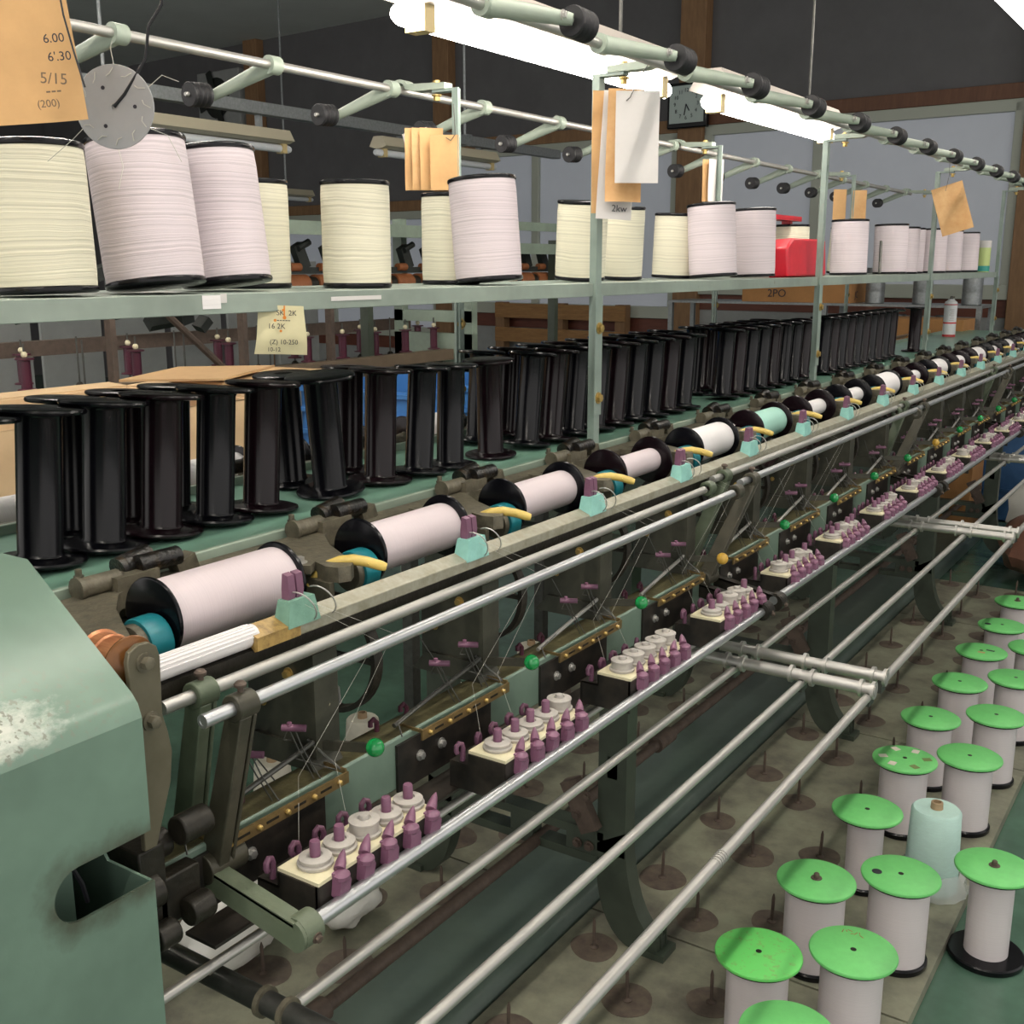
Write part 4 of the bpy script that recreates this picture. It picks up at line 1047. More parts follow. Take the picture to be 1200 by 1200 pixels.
# perforated grey disc on its wire
pd = MB(); pd.lathe([(.003, 0), (.0400, 0), (.0405, .0006), (.0405, .0012), (.0400, .0016), (.003, .0016), (.003, 0)], (0, 0, 0), (0, 0, 1), 48)
po = obj('perforated_disc', pd, DISCG, None, (-.977, .75, 1.654), (R(90), R(10), R(30))); tag(po, 'round grey perforated disc with thread ends hanging from a black wire', 'disc')
b = MB()
for a in (90, 210, 330): b.lathe([(.002, .0015), (.002, .002), (0, .002)], (.021 * math.cos(R(a + 40)), .021 * math.sin(R(a + 40)), 0), (0, 0, 1), 10)
link('disc_hole', b.mesh('disc_hole', INK), po)
b = MB(); rr = random.Random(9)
for i in range(12):
    a = R(i * 30 + 8); p = Vector((.037 * math.cos(a), .037 * math.sin(a), .002)); d = Vector((math.cos(a), math.sin(a), 0)); q = Vector((-d.y, d.x, 0))
    b.tube([p, p - d * .006 + q * .003 + Vector((0, 0, .002)), p - d * .008 + q * .007 + Vector((0, 0, .001))], .0005, 4)
    if i % 2: b.tube([p + Vector((0, 0, -.004)), p + d * .02 + q * .004 + Vector((0, 0, -.006)), p + d * (.03 + .02 * rr.random()) + Vector((0, -.012, -.006))], .0004, 4)
link('thread_end', b.mesh('thread_end', YARN), po)
wire = MB()
P0 = Vector((-.976, .748, 1.654)); wire.tube([P0, P0 + Vector((.010, .006, .012)), P0 + Vector((.028, .02, .045)), P0 + Vector((.033, .022, .075)), P0 + Vector((.045, .03, .095)), P0 + Vector((.048, .03, .125)), P0 + Vector((.05, .03, .24))], .0016, 8)
tag(obj('hanging_wire', wire, WIREB), 'kinked black wire from which the perforated grey disc hangs', 'wire')
# papers on the first front post
G2 = 'papers on the front post hook'
hang('kraft_sheet', KRAFT, .055, .225, (-1.078, 1.945, 1.822), 50, 'long kraft sheet at the left of the bundle on the first front post', seed=3, amp=.003, group=G2)
hang('paper_sheet', PAPER, .070, .235, (-1.050, 1.955, 1.820), 42, 'longest white sheet, marked 2kw, in the bundle on the first front post', ry=3, seed=5, amp=.003, group=G2)
hang('kraft_sheet', KRAFT2, .070, .205, (-1.035, 1.945, 1.822), 38, 'crumpled kraft sheet between the white ones on the first front post', ry=1, seed=6, amp=.006, group=G2)
wp_ = hang('paper_sheet', PAPER, .082, .165, (-1.006, 1.935, 1.815), 33, 'front white paper sheet of the bundle hooked on the first front post', seed=2, amp=.003, group=G2)
tk = hang('paper_sheet', PAPER, .001, .001, (0, 0, -5), 0, 'x'); bpy.data.objects.remove(tk)
for o in list(COL.objects):
    if o.get('label', '').startswith('longest white sheet'): write(o, '2kw', .018, INK, (.008, -.007, -.215))
b = MB(); b.tube([(.02, -.008, .05), (.0, -.006, .02), (-.015, -.006, -.012), (-.022, -.004, -.018)], .0011, 6); link('wire_hook', b.mesh('wire_hook', STEELD), wp_)
# rear post papers
G3 = 'papers on the first rear post'
hang('paper_sheet', PAPER, .055, .110, (-1.522, 1.915, 1.775), 25, 'white sheet at the left of the bundle on the first rear post', seed=12, ry=-14, group=G3)
for i, (x, rz, m, lab) in enumerate(((-1.508, 48, KRAFT, 'left kraft slip fanned out on the first rear post'), (-1.495, 58, KRAFT2, 'middle kraft slip fanned out on the first rear post'), (-1.478, 50, KRAFT, 'right kraft slip fanned out on the first rear post'))):
    hang('kraft_slip', m, .05, .125, (x, 1.905 + .006 * i, 1.778), rz, lab, seed=20 + i, amp=.002, group=G3)
hf = hang('kraft_slip', KRAFT, .060, .110, (-1.443, 1.915, 1.762), 30, 'front kraft slip with a wire hook on the first rear post', seed=30, amp=.002, group=G3)
b = MB(); b.tube([(.02, -.004, .06), (.024, -.008, .0), (.014, -.006, -.012), (.004, -.004, -.006)], .001, 6); link('wire_hook', b.mesh('wire_hook', STEELD), hf)
for i, (x, rz, m, lab) in enumerate(((-1.455, 62, KRAFT, 'kraft slip seen nearly edge-on at the second rear post'), (-1.435, 66, PAPER, 'pale slip seen nearly edge-on at the second rear post'))):
    hang('kraft_slip', m, .06, .125, (x, 3.29, 1.815), rz, lab, seed=40 + i, amp=.003, group='papers on the second rear post')
hang('kraft_slip', KRAFT, .055, .12, (-1.475, 4.64, 1.80), 40, 'left kraft slip behind the third rear post', seed=50, amp=.002, group='papers on the third rear post')
hang('kraft_slip', KRAFT2, .055, .12, (-1.40, 4.66, 1.795), 30, 'right kraft slip on the third rear post', seed=51, amp=.002, group='papers on the third rear post')
ak = hang('kraft_sheet', KRAFT2, .118, .185, (-1.058, 4.63, 1.800), 26, 'aged kraft envelope hanging tilted from the third front post', ry=-18, seed=60, amp=.004)
b = MB(); b.tube([(.03, -.006, .08), (.015, -.006, .03), (-.01, -.006, -.02)], .001, 6); link('wire_hook', b.mesh('wire_hook', STEELD), ak)
tg = hang('paper_tag', TAGP, .062, .066, (-1.099, 1.088, 1.446), 62, 'yellowed printed tag with orange marks hanging from the shelf edge', 'tag', ry=3, seed=70, amp=.003, cut=-.18)
write(tg, 'SK  2K', .010, INK, (.006, -.004, -.010), name='print'); write(tg, '------', .012, INK, (0, -.004, -.019), name='print'); write(tg, '16 2K', .010, INK, (-.008, -.005, -.028), name='print'); write(tg, '(Z) 10-250', .009, INK, (.002, -.006, -.049), name='print'); write(tg, '10-12', .008, INK, (-.012, -.007, -.059), name='print')
b = MB()
for x, z, r in ((.003, -.016, .0025), (-.010, -.020, .002), (-.002, -.034, .0018), (.001, -.006, .0016)): b.lathe([(r, 0), (r, .0004), (0, .0004)], (x, -.0045, z), (0, -1, 0), 12)
b.bb(.0015, .0035, -.0052, -.0048, -.016, .0); link('orange_mark', b.mesh('orange_mark', ORANGE), tg)

# ================================================================== LAMPS
def lamp(y0, y1, x, z, lab, lit=True, group='fluorescent lamps over the machine', body=FIXT, tm=None):
    b = MB(); t = .028
    b.prism([(x - .06, z + .034), (x - .03, z + .085), (x + .03, z + .085), (x + .06, z + .034), (x + .022, z + .022), (x - .022, z + .022)], 'y', y0 + .03, y1 - .03)
    o = obj('tube_lamp', b, body); tag(o, lab, 'lamp', group)
    b = MB(); b.lathe([(.0, y0 + .004), (.014, y0 + .006), (.019, y0 + .02), (.019, y1 - .02), (.014, y1 - .006), (0, y1 - .004)], (x, 0, z), (0, 1, 0), 20); link('tube', b.mesh('tube', tm or (TUBEL if lit else TUBEOFF)), o)
    b = MB()
    for y in (y0 + .055, y1 - .075): b.bb(x - .022, x + .022, y, y + .03, z - .022, z + .036); 
    link('end_holder', b.mesh('end_holder', CAPY), o)
    return o
l1 = lamp(1.55, 2.60, -1.27, 1.915, 'lit fluorescent tube lamp above the nearest shelf bay', body=FIXT)
l2 = lamp(2.82, 3.86, -1.27, 1.918, 'lit fluorescent tube lamp above the second shelf bay, in front of the clock')
for o, ys in ((l1, (1.85, 2.35)), (l2, (3.62,))):
    b = MB()
    for y in ys: b.cyl((-1.27, y, 1.985), (-1.27, y, 3.88), .004, 8)
    if o is l2: b.bb(-1.30, -1.24, 3.58, 3.66, 1.985, 2.005)
    link('hanger_rod', b.mesh('hanger_rod', STEELD), o)
l3 = lamp(3.55, 4.8, -.785, 2.32, 'lit fluorescent tube lamp cut off by the top right corner')
b = MB(); b.cyl((-.785, 3.9, 2.40), (-.785, 3.9, 3.88), .004, 8); b.cyl((-.785, 4.6, 2.40), (-.785, 4.6, 3.88), .004, 8); link('hanger_rod', b.mesh('hanger_rod', STEELD), l3)
for i, (x, y) in enumerate(((.18, -1.3), (.18, .8), (.18, 2.9), (.18, 5.0), (-2.7, -.4), (-2.7, 1.2), (-4.6, 1.2), (-.785, -2.4), (-.785, -.9), (-.785, .6))):  # unseen lamps added to brighten the machine, the floor and the background
    o = lamp(y, y + 1.2, x, 2.62, 'lit fluorescent tube lamp added out of view for fill light, %s of its kind' % ORD[i], group='fill lamps added out of view', tm=TUBEFILL)
    b = MB(); b.cyl((x, y + .3, 2.70), (x, y + .3, 3.88), .004, 8); b.cyl((x, y + .9, 2.70), (x, y + .9, 3.88), .004, 8); link('hanger_rod', b.mesh('hanger_rod', STEELD), o)
d1 = lamp(3.0, 4.12, -4.05, 2.05, 'unlit yellowed lamp under the cable tray, behind the second lilac bobbin', False, 'unlit lamps over the far machine', FIXTY)
d2 = lamp(4.75, 5.9, -4.05, 2.09, 'unlit yellowed lamp under the cable tray, left of the first rear post', False, 'unlit lamps over the far machine', FIXTY)
d3 = lamp(7.3, 8.0, -7.6, 2.10, 'small pale unlit lamp far back above the cream bobbins', False, 'unlit lamps over the far machine', FIXTY)
for d_, ys, zt_ in ((d1, (3.2, 3.9), 2.135), (d2, (4.95, 5.7), 2.175)):
    b = MB()
    for y in ys: b.bb(-4.06, -4.03, y, y + .02, zt_ - .01, 2.19)
    link('hanger_strap', b.mesh('hanger_strap', GALV), d_)
b = MB(); b.cyl((-7.6, 7.65, 2.18), (-7.6, 7.65, 3.88), .01, 8); link('hanger_rod', b.mesh('hanger_rod', GALV), d3)
b = MB(); b.bb(-4.06, -4.0, 1.5, 6.6, 2.19, 2.245); ct = obj('cable_tray', b, GALV, bev=.002); tag(ct, 'long grey galvanised cable tray hanging behind the machine', 'cable tray')
b = MB()
for y in (3.05, 5.55): b.cyl((-4.03, y, 2.245), (-4.03, y, 3.88), .008, 8); b.bb(-4.07, -3.99, y - .02, y + .02, 2.185, 2.25)
link('hanger_rod', b.mesh('hanger_rod', GALV), ct)

# ================================================================== WALL THINGS
def wthing(name, parts, lab, cat):
    pass
ck = MB(); wbox(ck, -4.90, -4.54, 2.57, 2.92, .085, .14); c = obj('wall_clock', ck, BLK, bev=.01); tag(c, 'square wall clock with pale face and dark frame on the timber pillar', 'clock')
b = MB(); wbox(b, -4.875, -4.565, 2.61, 2.895, .138, .146); link('clock_face', b.mesh('clock_face', CLOCKF), c)
for hnum in range(1, 13):
    a = R(90 - hnum * 30); p = W(-4.72 + .105 * math.cos(a), 2.752 + .105 * math.sin(a), .150)
    link('numeral', text_mesh(str(hnum), .042, INK), c, p, (R(90), 0, -TH))
b = MB()
for ang, ln in ((-60, .06), (-100, .085)):
    a = R(ang); p0 = W(-4.72, 2.752, .152); p1 = W(-4.72 + ln * math.cos(a), 2.752 + ln * math.sin(a), .152); b.cyl(p0, p1, .004, 6)
link('clock_hand', b.mesh('clock_hand', INK), c)
b = MB(); wbox(b, -11.15, -10.40, 2.95, 3.62, .0, .10); o = obj('control_panel', b, GREYB, bev=.01); tag(o, 'grey wall panel with dark fan blades left of the timber pillar', 'panel')
b = MB(); p = W(-10.8, 3.33, .10); b.lathe([(.22, 0), (.22, .01), (0, .02)], p, W(0, 0, 1) - W(0, 0, 0), 20)
for a in (20, 110, 200, 290):
    q = W(-10.8 + .17 * math.cos(R(a)), 3.33 + .17 * math.sin(R(a)), .13); b.box(q, (.26, .01, .09), None, WR @ Matrix.Rotation(R(-a), 3, 'Y'))
link('fan_blade', b.mesh('fan_blade', MACHD), o)
b = MB(); p = W(-11.05, 3.28, .10); b.lathe([(.07, 0), (.07, .02), (0, .025)], p, W(0, 0, 1) - W(0, 0, 0), 20); link('dial', b.mesh('dial', PAPER), o)

# ================================================================== FAR MACHINE (left background)
FM = empty('twisting_machine', (-3.1, 2.9, 0)); tag(FM, 'dark green twisting machine with spindles in the left background behind the cartons', 'machine')
FI = Matrix.Translation((3.1, -2.9, 0))
def fp(name, mb, m):
    o = obj(name, mb, m); o.parent = FM; o.matrix_parent_inverse = FI; return o
b = MB(); b.bb(-2.99, -2.94, 1.0, 3.95, 1.09, 1.135); fp('belt_board', b, BELT)
b = MB(); b.bb(-3.3, -3.0, 1.0, 3.95, 1.07, 1.10); b.bb(-3.3, -3.0, 1.0, 3.95, .55, .6); b.bb(-3.28, -3.24, 1.0, 3.95, .75, .80); fp('spindle_rail', b, LEGP)
b = MB()
for y in (1.05, 2.55): b.bb(-3.3, -2.98, y, y + .06, 0, 1.10)
fp('leg_frame', b, LEGP)
b = MB(); x0, x1 = -3.30, -2.86
for (a, c_, d, e) in ((x0, x0 + .05, 0, 1.70), (x1 - .06, x1, 0, 1.70), (x0, x1, 1.40, 1.44), (x0, x1, 1.25, 1.30), (x0, x1, .95, 1.12), (x0, x1, 1.12, 1.2)):
    b.bb(a, c_, 3.98, 4.02, d, e)
fp('end_frame', b, PAINT)
sp = MB(); sp.lathe([(.003, .0), (.003, .17)], (0, 0, 0), (0, 0, 1), 8, STEELD); sp.lathe([(.014, .0), (.014, .012), (.006, .02)], (0, 0, 0), (0, 0, 1), 12, BLACKI); spm = sp.mesh('spindle')
pb = MB(); pb.lathe([(.028, .03), (.028, .034), (.016, .036), (.016, .12), (.028, .122), (.028, .126), (.005, .127)], (0, 0, 0), (0, 0, 1), 16); pbm = pb.mesh('bobbin', PURPB)
kb = MB(); kb.sphere((0, 0, .137), .010, None, 10); kbm = kb.mesh('spindle_knob', CREAMPL)
for r_, x in ((0, -3.05), (1, -3.22)):
    for i in range(13):
        y = 1.55 + i * .20 + r_ * .1
        s = link('spindle', spm, None, (x, y, 1.10)); s.parent = FM; s.matrix_parent_inverse = FI
        if i % 2 == 0 or (r_ == 0 and i > 8): link('bobbin', pbm, s); link('spindle_knob', kbm, s)
b = MB(); b.bb(-3.45, -3.0, 2.6, 4.1, 1.645, 1.66); b.bb(-3.01, -2.99, 2.6, 4.1, 1.61, 1.66); b.bb(-3.0, -2.98, 4.1, 5.2, 1.55, 1.60); b.bb(-3.0, -2.98, 4.1, 5.2, 1.66, 1.70); fp('top_cover', b, PAINT)
b = MB()
for y in (3.45, 4.9): b.bb(-3.04, -3.0, y, y + .035, 1.1, 1.62)
fp('post', b, LEGP)
b = MB()
for i in range(16):
    y = 2.7 + i * .16
    b.box((-3.1, y, 1.53), (.03, .05, .10), None, Matrix.Rotation(R(25), 3, 'X')); b.cyl((-3.08, y - .03, 1.56), (-3.08, y + .03, 1.585), .014, 8)
b.bb(-3.15, -3.07, 2.6, 5.2, 1.465, 1.49)
fp('guide_row', b, MACHD)
for i in range(14):
    b = MB(); y = 2.75 + i * .16
    b.cyl((-3.08, y, 1.425), (-3.08, y + .11, 1.425), .038, 18); b.cyl((-3.07, y + .02, 1.49), (-3.07, y + .075, 1.49), .016, 10); fp('winding_roll', b, ORB)
b = MB(); b.cyl((-3.08, 2.65, 1.425), (-3.08, 5.1, 1.425), .03, 14); fp('roll_shaft', b, BLACKI)
b = MB(); rr = random.Random(2)
for i in range(40):
    y = 1.0 + rr.random() * 1.9; z = 1.28 + rr.random() * .2; b.box((-3.4 + rr.random() * .2, y, z), (.05, .05 + rr.random() * .08, .02 + rr.random() * .05), None, Euler((rr.random(), rr.random(), 0)).to_matrix())
fp('linkage', b, MACHD)
b = MB(); b.bb(-3.42, -3.38, 1.8, 4.2, 1.2, 1.25)
for y in (2.2, 2.75, 3.2): b.bb(-3.0, -2.97, y, y + .02, .6, 1.42)
b.cyl((-3.0, 2.35, 1.42), (-3.0, 2.85, 1.0), .012, 8); fp('strut', b, RUST)
# pale cloth sheets hung far back
for i in range(6):
    b = MB(); b.bb(-5.2, -5.18, 3.0 + i * .42, 3.36 + i * .42, 0, 1.52); tag(obj('grey_board', b, GREYB), '%s pale grey board from the left, standing far behind the left background machine' % ORD[i], 'board', 'grey boards far behind')

# ================================================================== CARTONS, CRATES, CLUTTER
def carton(x0, x1, y0, y1, z0, z1, m, lab, flaps=False, rz=0, cat='carton'):
    c = Vector(((x0 + x1) / 2, (y0 + y1) / 2, z0)); dx, dy, h = (x1 - x0) / 2, (y1 - y0) / 2, z1 - z0; b = MB(); t = .006
    if flaps:
        b.bb(-dx, -dx + t, -dy, dy, 0, h); b.bb(dx - t, dx, -dy, dy, 0, h); b.bb(-dx, dx, -dy, -dy + t, 0, h); b.bb(-dx, dx, dy - t, dy, 0, h); b.bb(-dx, dx, -dy, dy, 0, t)
    else: b.bb(-dx, dx, -dy, dy, 0, h)
    o = obj('carton', b, m, None, c, (0, 0, R(rz)), bev=.002); tag(o, lab, cat)
    if flaps:
        f = MB()
        f.box((-dx - .04, 0, h + .004), (.08, dy * 2, .005), None, Matrix.Rotation(R(3), 3, 'Y'))
        f.box((0, dy + .08, h + .006), (dx * 2, .16, .005), None, Matrix.Rotation(R(3), 3, 'X'))
        link('flap', f.mesh('flap', m), o)
    else:
        f = MB(); f.bb(-dx * .1, dx * .1, -dy - .001, dy + .001, h * .3, h + .001); link('tape_strip', f.mesh('tape_strip', CARDD), o)
    return o
carton(-2.62, -2.12, 1.26, 1.98, .62, 1.165, CARDL, 'open pale cardboard carton behind the black bobbins on the left', True)
b = MB(); b.bb(-2.66, -2.10, 1.12, 2.02, .585, .62); bt = obj('side_table', b, STEELD); tag(bt, 'dark side table carrying the open pale carton behind the machine', 'table')
b = MB()
for x in (-2.63, -2.13):
    for y in (1.15, 1.99): b.bb(x - .015, x + .015, y - .015, y + .015, 0, .585)
link('leg', b.mesh('leg', STEELD), bt)
b = MB()
for i, (x, y, z, rz, w, l) in enumerate(((-2.34, 2.16, 1.190, 12, .30, .34), (-2.30, 2.14, 1.201, -8, .28, .36), (-2.36, 2.02, 1.213, 20, .30, .30))):
    m_ = MB(); m_.box((0, 0, 0), (w, l, .006)); o = obj('cardboard_sheet', m_, CARD, None, (x, y, z), (R(1.5), R(-2), R(rz))); tag(o, ['lowest flat cardboard sheet stacked at the right end of the open carton', 'middle flat cardboard sheet stacked at the right end of the open carton', 'topmost flat cardboard sheet stacked at the right end of the open carton'][i], 'cardboard', 'flat cardboard sheets on the open carton')
# blue crate
def crate(x0, x1, y0, y1, z0, z1, m, lab):
    o = MB(); t = .012
    o.bb(x0, x1, y0, y1, z0, z0 + t)
    for a, c_ in ((x0, x0 + t), (x1 - t, x1)): o.bb(a, c_, y0, y1, z0, z1)
    for a, c_ in ((y0, y0 + t), (y1 - t, y1)): o.bb(x0, x1, a, c_, z0, z1)
    for zz in (z1 - .02, z0 + (z1 - z0) * .62, z0 + (z1 - z0) * .3):
        o.bb(x0 - .012, x1 + .012, y0 - .012, y1 + .012, zz, zz + .014) if False else (o.bb(x1, x1 + .012, y0 - .012, y1 + .012, zz, zz + .014), o.bb(x0 - .012, x0, y0 - .012, y1 + .012, zz, zz + .014), o.bb(x0, x1, y0 - .012, y0, zz, zz + .014), o.bb(x0, x1, y1, y1 + .012, zz, zz + .014))
    ob = obj('plastic_crate', o, m); tag(ob, lab, 'crate'); return ob
crate(-2.75, -2.25, 2.80, 3.5, .85, 1.09, BLUEP, 'blue plastic crate behind the black bobbins near the first rear post')
tb = MB(); tb.bb(-2.8, -2.2, 2.7, 3.6, .80, .845); st = obj('crate_stand', tb, STEELD); tag(st, 'dark steel stand carrying the blue crate', 'stand')
q = MB()
for x in (-2.77, -2.23):
    for y in (2.74, 3.56): q.bb(x - .02, x + .02, y - .02, y + .02, 0, .80)
link('leg', q.mesh('leg', STEELD), st)
# pallet against the wall
b = MB()
pl = empty('timber_pallet', W(-5.95, 0, .12), (0, 0, -TH)); tag(pl, 'raw timber pallet standing on edge against the far wall', 'pallet')
for z in (.80, 1.02, .45, .12):
    b = MB(); b.bb(-.72, .72, -.075, -.055, z, z + .13); link('slat', b.mesh('slat', WOOD), pl)
for x in (-.68, .0, .66):
    b = MB(); b.bb(x - .05, x + .05, -.055, .03, 0, 1.16); link('batten', b.mesh('batten', WOODL), pl)
# right background: rack with tins, cartons
rk = MB(); rk.bb(-3.4, -1.35, 7.05, 7.45, 1.02, 1.045); rk.bb(-3.4, -1.35, 7.05, 7.45, 1.245, 1.26)
ro = obj('steel_rack', rk, GALV); tag(ro, 'low steel rack against the far wall carrying tins and cartons', 'rack')
b = MB()
for x in (-3.38, -2.3, -1.37):
    for y in (7.07, 7.43): b.bb(x - .015, x + .015, y - .015, y + .015, 0, 1.26)
link('upright', b.mesh('upright', GALV), ro)
oc = carton(-2.86, -2.14, 7.06, 7.42, 1.2605, 1.435, CARDD, 'brown cardboard carton on the rack behind the red tray')
b = link('marking', text_mesh('2PO', .07, INK), oc, (-.12, -.184, .055), (R(90), 0, 0)); b = link('marking', text_mesh('JC', .06, INK), oc, (.363, -.06, .05), (R(90), 0, R(90)))
oc = carton(-2.2, -1.38, 6.72, 7.03, .90, 1.19, CARDD, 'long brown carton marked A on the bench behind the tray end')
link('marking', text_mesh('A', .07, INK), oc, (-.12, -.157, .19), (R(90), 0, 0))
b = MB(); b.bb(-2.5, -1.3, 6.66, 7.035, .85, .90); bn = obj('low_bench', b, STEELD); tag(bn, 'low steel bench under the carton marked A', 'bench')
b = MB()
for x in (-2.45, -1.35): b.bb(x - .02, x + .02, 6.7, 7.0, 0, .85)
link('leg', b.mesh('leg', STEELD), bn)
for i in range(5):
    b = MB(); x = -2.02 + i * .145; h = .15 if i % 2 else .22
    b.lathe([(.055, 0), (.058, .003), (.058, h * .3), (.0565, h * .33), (.058, h * .36), (.058, h - .004), (.055, h), (0, h - .004)], (x, 7.18, 1.045 if h < .2 else 1.2605), (0, 0, 1), 24)
    o = obj('metal_tin', b, GALV); tag(o, '%s grey metal tin from the left on the rack behind the shelf end' % ORD[i], 'tin', 'metal tins on the rack')
# spray can
b = MB(); b.lathe([(.030, 0), (.0325, .003), (.0325, .172), (.030, .182), (.016, .192), (.016, .196), (0, .196)], (0, 0, 0), (0, 0, 1), 28)
sc = obj('spray_can', b, CANW, None, (-1.335, 6.16, TZ)); tag(sc, 'white spray can with red bands standing on the tray near its far end', 'can')
b = MB()
for z0, z1 in ((.002, .014), (.070, .078), (.166, .171)): b.lathe([(.0329, z0), (.0329, z1)], (0, 0, 0), (0, 0, 1), 28)
for i in range(7): b.lathe([(.0328, .088 + i * .009), (.0328, .0895 + i * .009)], (0, 0, 0), (0, 0, 1), 28, INKG)
b.mats.insert(0, CANR) if False else None
link('red_band', (lambda bb: bb.mesh('red_band', CANR))(MB().lathe([(.0329, .002), (.0329, .014)], n=28).lathe([(.0329, .070), (.0329, .078)], n=28).lathe([(.0329, .166), (.0329, .171)], n=28)), sc)
bb2 = MB()
for i in range(7): bb2.bb(-.012 + .004 * (i % 3), .012, -.0332, -.0326, .088 + i * .009, .0895 + i * .009)
link('printed_line', bb2.mesh('printed_line', INKG), sc, (0, 0, 0), (0, 0, R(25)))
b = MB(); b.lathe([(.009, .195), (.009, .208), (.005, .212), (0, .212)], (0, 0, 0), (0, 0, 1), 14); b.box((.008, -.004, .207), (.018, .006, .006)); link('nozzle', b.mesh('nozzle', STEELD), sc)
# red tray and stand on the shelf
b = MB(); b.prism([(-.17, 0), (.17, 0), (.17, .11), (-.12, .11), (-.17, .082)], 'x', -.03, .03); rt = obj('plastic_tray', b, REDP, None, (-1.165, 3.31, SZ), (0, R(-4), 0), bev=.006); tag(rt, 'red plastic tray with a clipped corner standing on the shelf left of the second post', 'tray')
b = MB(); b.bb(-1.34, -1.31, 3.42, 3.44, SZ, 1.64); b.bb(-1.34, -1.31, 3.62, 3.64, SZ, 1.64); b.bb(-1.35, -1.30, 3.30, 3.70, 1.64, 1.655); o = obj('plastic_stand', b, REDP); tag(o, 'red plastic bracket stand behind the red tray on the shelf', 'stand')
b = MB(); b.lathe([(.03, 0), (.031, .002), (.031, .118)], (0, 0, 0), (0, 0, 1), 22); lc = obj('thread_can', b, LIME, None, (-1.165, 6.0, SZ)); tag(lc, 'small lime green can with white lid at the far end of the shelf', 'can')
b = MB(); b.lathe([(.032, .118), (.032, .15), (.03, .153), (0, .153)], (0, 0, 0), (0, 0, 1), 22); link('lid', b.mesh('lid', PAPER), lc)
b = MB(); b.lathe([(.0315, .004), (.0315, .03)], (0, 0, 0), (0, 0, 1), 22); link('teal_band', b.mesh('teal_band', TEALB), lc)
b = MB(); b.cyl((-1.16, 4.16, SZ + .006), (-1.19, 4.26, SZ + .12), .005, 8); o = obj('steel_pin', b, STEELD); tag(o, 'thin grey steel rod leaning between bobbins in the third shelf bay', 'rod')
b = MB(); b.lathe([(.03, 0), (.031, .001), (.031, .036), (.03, .038), (0, .038)], (-1.15, .655, SZ), (0, 0, 1), 20); o = obj('cardboard_core', b, TAGP); tag(o, 'short cream cylinder cut off at the left end of the shelf', 'core')
# right edge: blue bin, wrapped bundle, small carton
crate(-1.30, -.62, 6.95, 7.55, 0, .62, BLUED, 'large blue plastic bin past the far right of the machine')
def lump(c, s, m, name, lab, cat, seed, n=20):
    rr = random.Random(seed); b = MB(); b.sphere((0, 0, 0), 1, None, n)
    ph = [rr.uniform(0, 6) for _ in range(6)]
    b.v = [(x * s[0] * (1 + .12 * math.sin(5 * y + ph[0]) + .07 * math.sin(9 * z + ph[1])), y * s[1] * (1 + .12 * math.sin(4 * z + ph[2]) + .07 * math.sin(8 * x + ph[3])), max(-.92, z) * s[2] * (1 + .10 * math.sin(6 * x + ph[4]))) for x, y, z in b.v]
    zm = min(v[2] for v in b.v)
    o = obj(name, b, m, None, (c[0], c[1], c[2] - zm)); return tag(o, lab, cat)
lump((-.72, 5.78, 0), (.19, .36, .16), BAGB, 'wrapped_bundle', 'brown film-wrapped bundle on the floor at the right edge under the rods', 'bundle', 4)
cp = lump((-.80, 6.50, .0), (.22, .24, .20), BAGW, 'plastic_bag', 'clear white plastic bag heaped behind the brown bundle', 'bag', 6)
carton(-1.36, -1.18, 6.3, 6.6, 0.056, .42, CARDD, 'small brown carton under the machine at its far end')
def bag(c, s_, name, lab, seed):
    rr = random.Random(seed); b = MB(); b.sphere((0, 0, 0), 1, None, 34)
    dirs = [(Vector((rr.gauss(0, 1), rr.gauss(0, 1), rr.gauss(0, 1))).normalized(), rr.uniform(3, 11), rr.uniform(0, 6), rr.uniform(.03, .10)) for _ in range(14)]
    out = []
    for v in b.v:
        p = Vector(v); q = 1 + sum(a * math.sin(f_ * p.dot(d) + ph) for d, f_, ph, a in dirs) * .55
        out.append((p.x * s_[0] * q, p.y * s_[1] * q, max(-.75, p.z) * s_[2] * q))
    zm = min(v[2] for v in out); b.v = [(x, y, z - zm) for x, y, z in out]
    return tag(obj(name, b, BAGW, None, c), lab, 'bag')
bag((-1.70, 1.44, .031), (.10, .13, .08), 'plastic_bag', 'crumpled white plastic bag on the far board below the end housing', 8)
bag((-1.56, 1.66, .031), (.06, .08, .05), 'plastic_bag', 'small crumpled white plastic bag right of the larger one', 9)
# far-side cradles and bobbins seen between the black bobbins
YC = 2.1
for k in range(9):
    L = (2 * CX, 2 * YC - k * P, 0)
    c = mp('cradle', None, loc=L, rot=(0, 0, math.pi), me=crm)
    sub('roller_bracket', rbk, c); sub('cleaning_roller', rlm, c); sub('drive_wheel', twm, c)
    mp('lever_handle', None, loc=L, rot=(0, 0, math.pi), me=hdm)
    ms = cradle_spool([.036, .024, .038, .030, .040, .022, .034, .03, .036][k], WHITET, BLK if k % 2 else BLK2)
    wound(ms, (2 * CX + .965, 2 * YC - .738 - k * P, 1.122), (R(90), 0, 0), 'white bobbin in a far-side cradle behind the black bobbins, %s from the right' % ORD[k], group='bobbins in the far-side cradles')
b = MB(); b.prism([(2 * CX + .880, 1.112), (2 * CX + .858, 1.104), (2 * CX + .858, 1.090), (2 * CX + .862, 1.088), (2 * CX + .880, 1.105)], 'y', .62, 6.6); mp('guide_bar', b, STEEL)

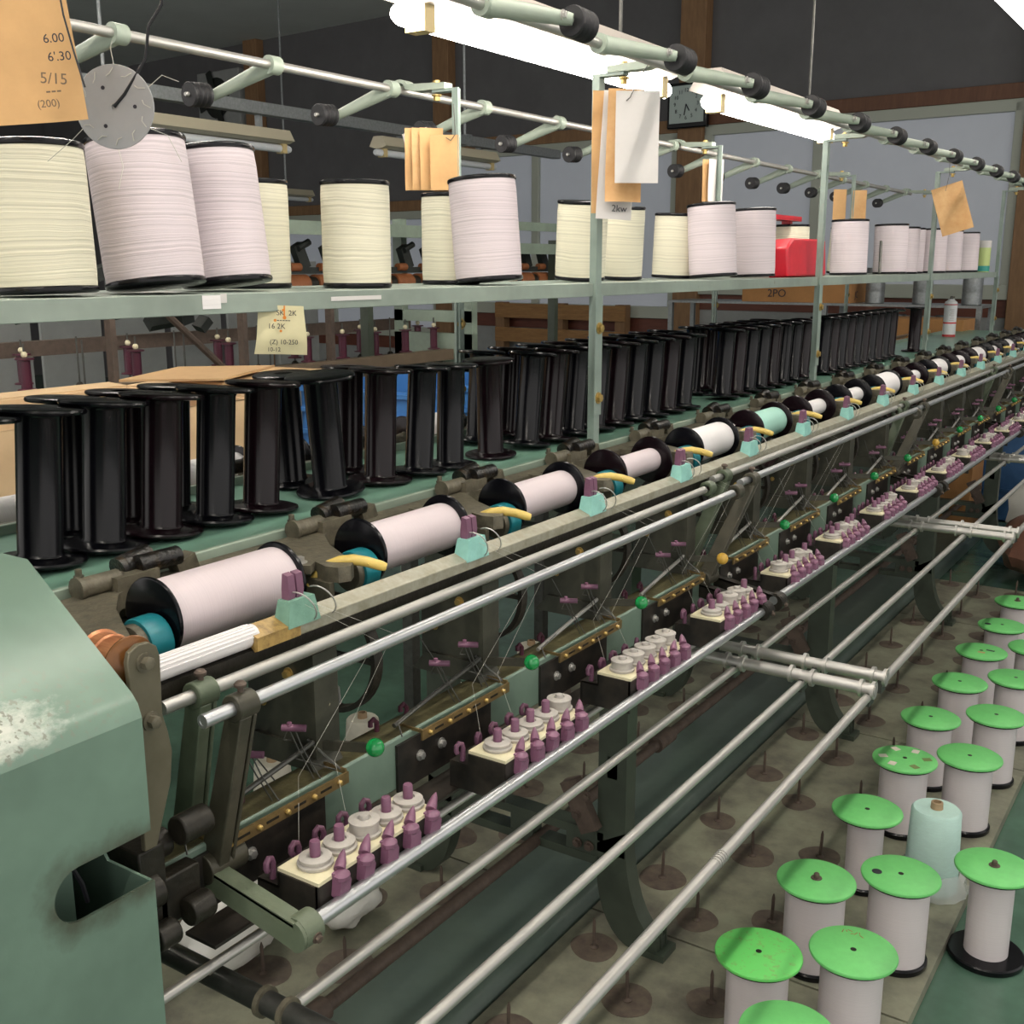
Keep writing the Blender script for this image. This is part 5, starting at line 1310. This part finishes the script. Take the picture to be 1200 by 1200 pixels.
# ================================================================== CAMERA, LIGHT
cam = bpy.data.cameras.new('camera'); co = bpy.data.objects.new('camera', cam); COL.objects.link(co)
f = 1290.0; cam.sensor_width = 36; cam.lens = 36 * f / 1200; cam.clip_start = .05; cam.clip_end = 100
pitch = math.atan(290 / f); yaw = math.atan(880 / math.hypot(f, 290))
co.location = (0, 0, 1.5); co.rotation_euler = (math.pi / 2 - pitch, 0, yaw)
scn.camera = co
w = bpy.data.worlds.new('world'); scn.world = w; w.use_nodes = True
w.node_tree.nodes['Background'].inputs['Color'].default_value = (1.0, .965, .925, 1); w.node_tree.nodes['Background'].inputs['Strength'].default_value = .85
scn.view_settings.view_transform = 'Standard'; scn.view_settings.look = 'None'; scn.view_settings.gamma = 1
scn.view_settings.exposure = 0.54

# ------------------------------------------------------------------ every separate piece becomes a part of its own
def split_mesh(me):
    bm = bmesh.new(); bm.from_mesh(me); bm.verts.ensure_lookup_table(); n = len(bm.verts); lab = [-1] * n; k = 0
    for v in bm.verts:
        if lab[v.index] >= 0: continue
        st = [v]; lab[v.index] = k
        while st:
            q = st.pop()
            for e in q.link_edges:
                o = e.other_vert(q)
                if lab[o.index] < 0: lab[o.index] = k; st.append(o)
        k += 1
    bbx = [[[1e9] * 3, [-1e9] * 3] for _ in range(k)]
    for v in bm.verts:
        q = bbx[lab[v.index]]
        for a in range(3): q[0][a] = min(q[0][a], v.co[a] - .0006); q[1][a] = max(q[1][a], v.co[a] + .0006)
    root = list(range(k))
    def find(a):
        while root[a] != a: a = root[a]
        return a
    for a in range(k):
        for b_ in range(a):
            if all(bbx[a][0][c] <= bbx[b_][1][c] and bbx[b_][0][c] <= bbx[a][1][c] for c in range(3)): root[find(a)] = find(b_)
    ids = sorted({find(a) for a in range(k)})
    bm.free()
    if len(ids) < 2: return [me]
    res = []
    for g in ids:
        b2 = bmesh.new(); b2.from_mesh(me); b2.verts.ensure_lookup_table()
        bmesh.ops.delete(b2, geom=[v for v in b2.verts if find(lab[v.index]) != g], context='VERTS')
        m2 = me.copy(); b2.to_mesh(m2); b2.free(); res.append(m2)
    return res
SPLIT = {'bolt', 'end_holder', 'roller_bracket', 'cleaning_roller', 'ceramic_eye', 'thread_hook', 'guide_pin', 'wire_loop', 'dropper_wire', 'hanger_rod', 'hanger_strap', 'rod_collar', 'rod_hook', 'yarn',
         'disc_hole', 'thread_end', 'leg', 'upright', 'post', 'strut', 'linkage', 'red_band', 'printed_line', 'tape_patch', 'clock_hand', 'fan_blade', 'flap', 'orange_mark', 'paper_scrap', 'leg_frame', 'brace_bracket', 'spindle_rail', 'fish_plate', 'top_cover'}
cache = {}
for o in list(COL.objects):
    if o.type != 'MESH' or o.parent is None: continue
    nm_ = o.name.split('.')[0]
    if nm_ not in SPLIT or (nm_ in ('post', 'leg_frame') and o.parent is ROOT): continue
    if o.data.name not in cache: cache[o.data.name] = split_mesh(o.data)
    ps = cache[o.data.name]
    if len(ps) < 2: continue
    for q in ps[1:]:
        c = o.copy(); c.data = q; COL.objects.link(c)
    o.data = ps[0]
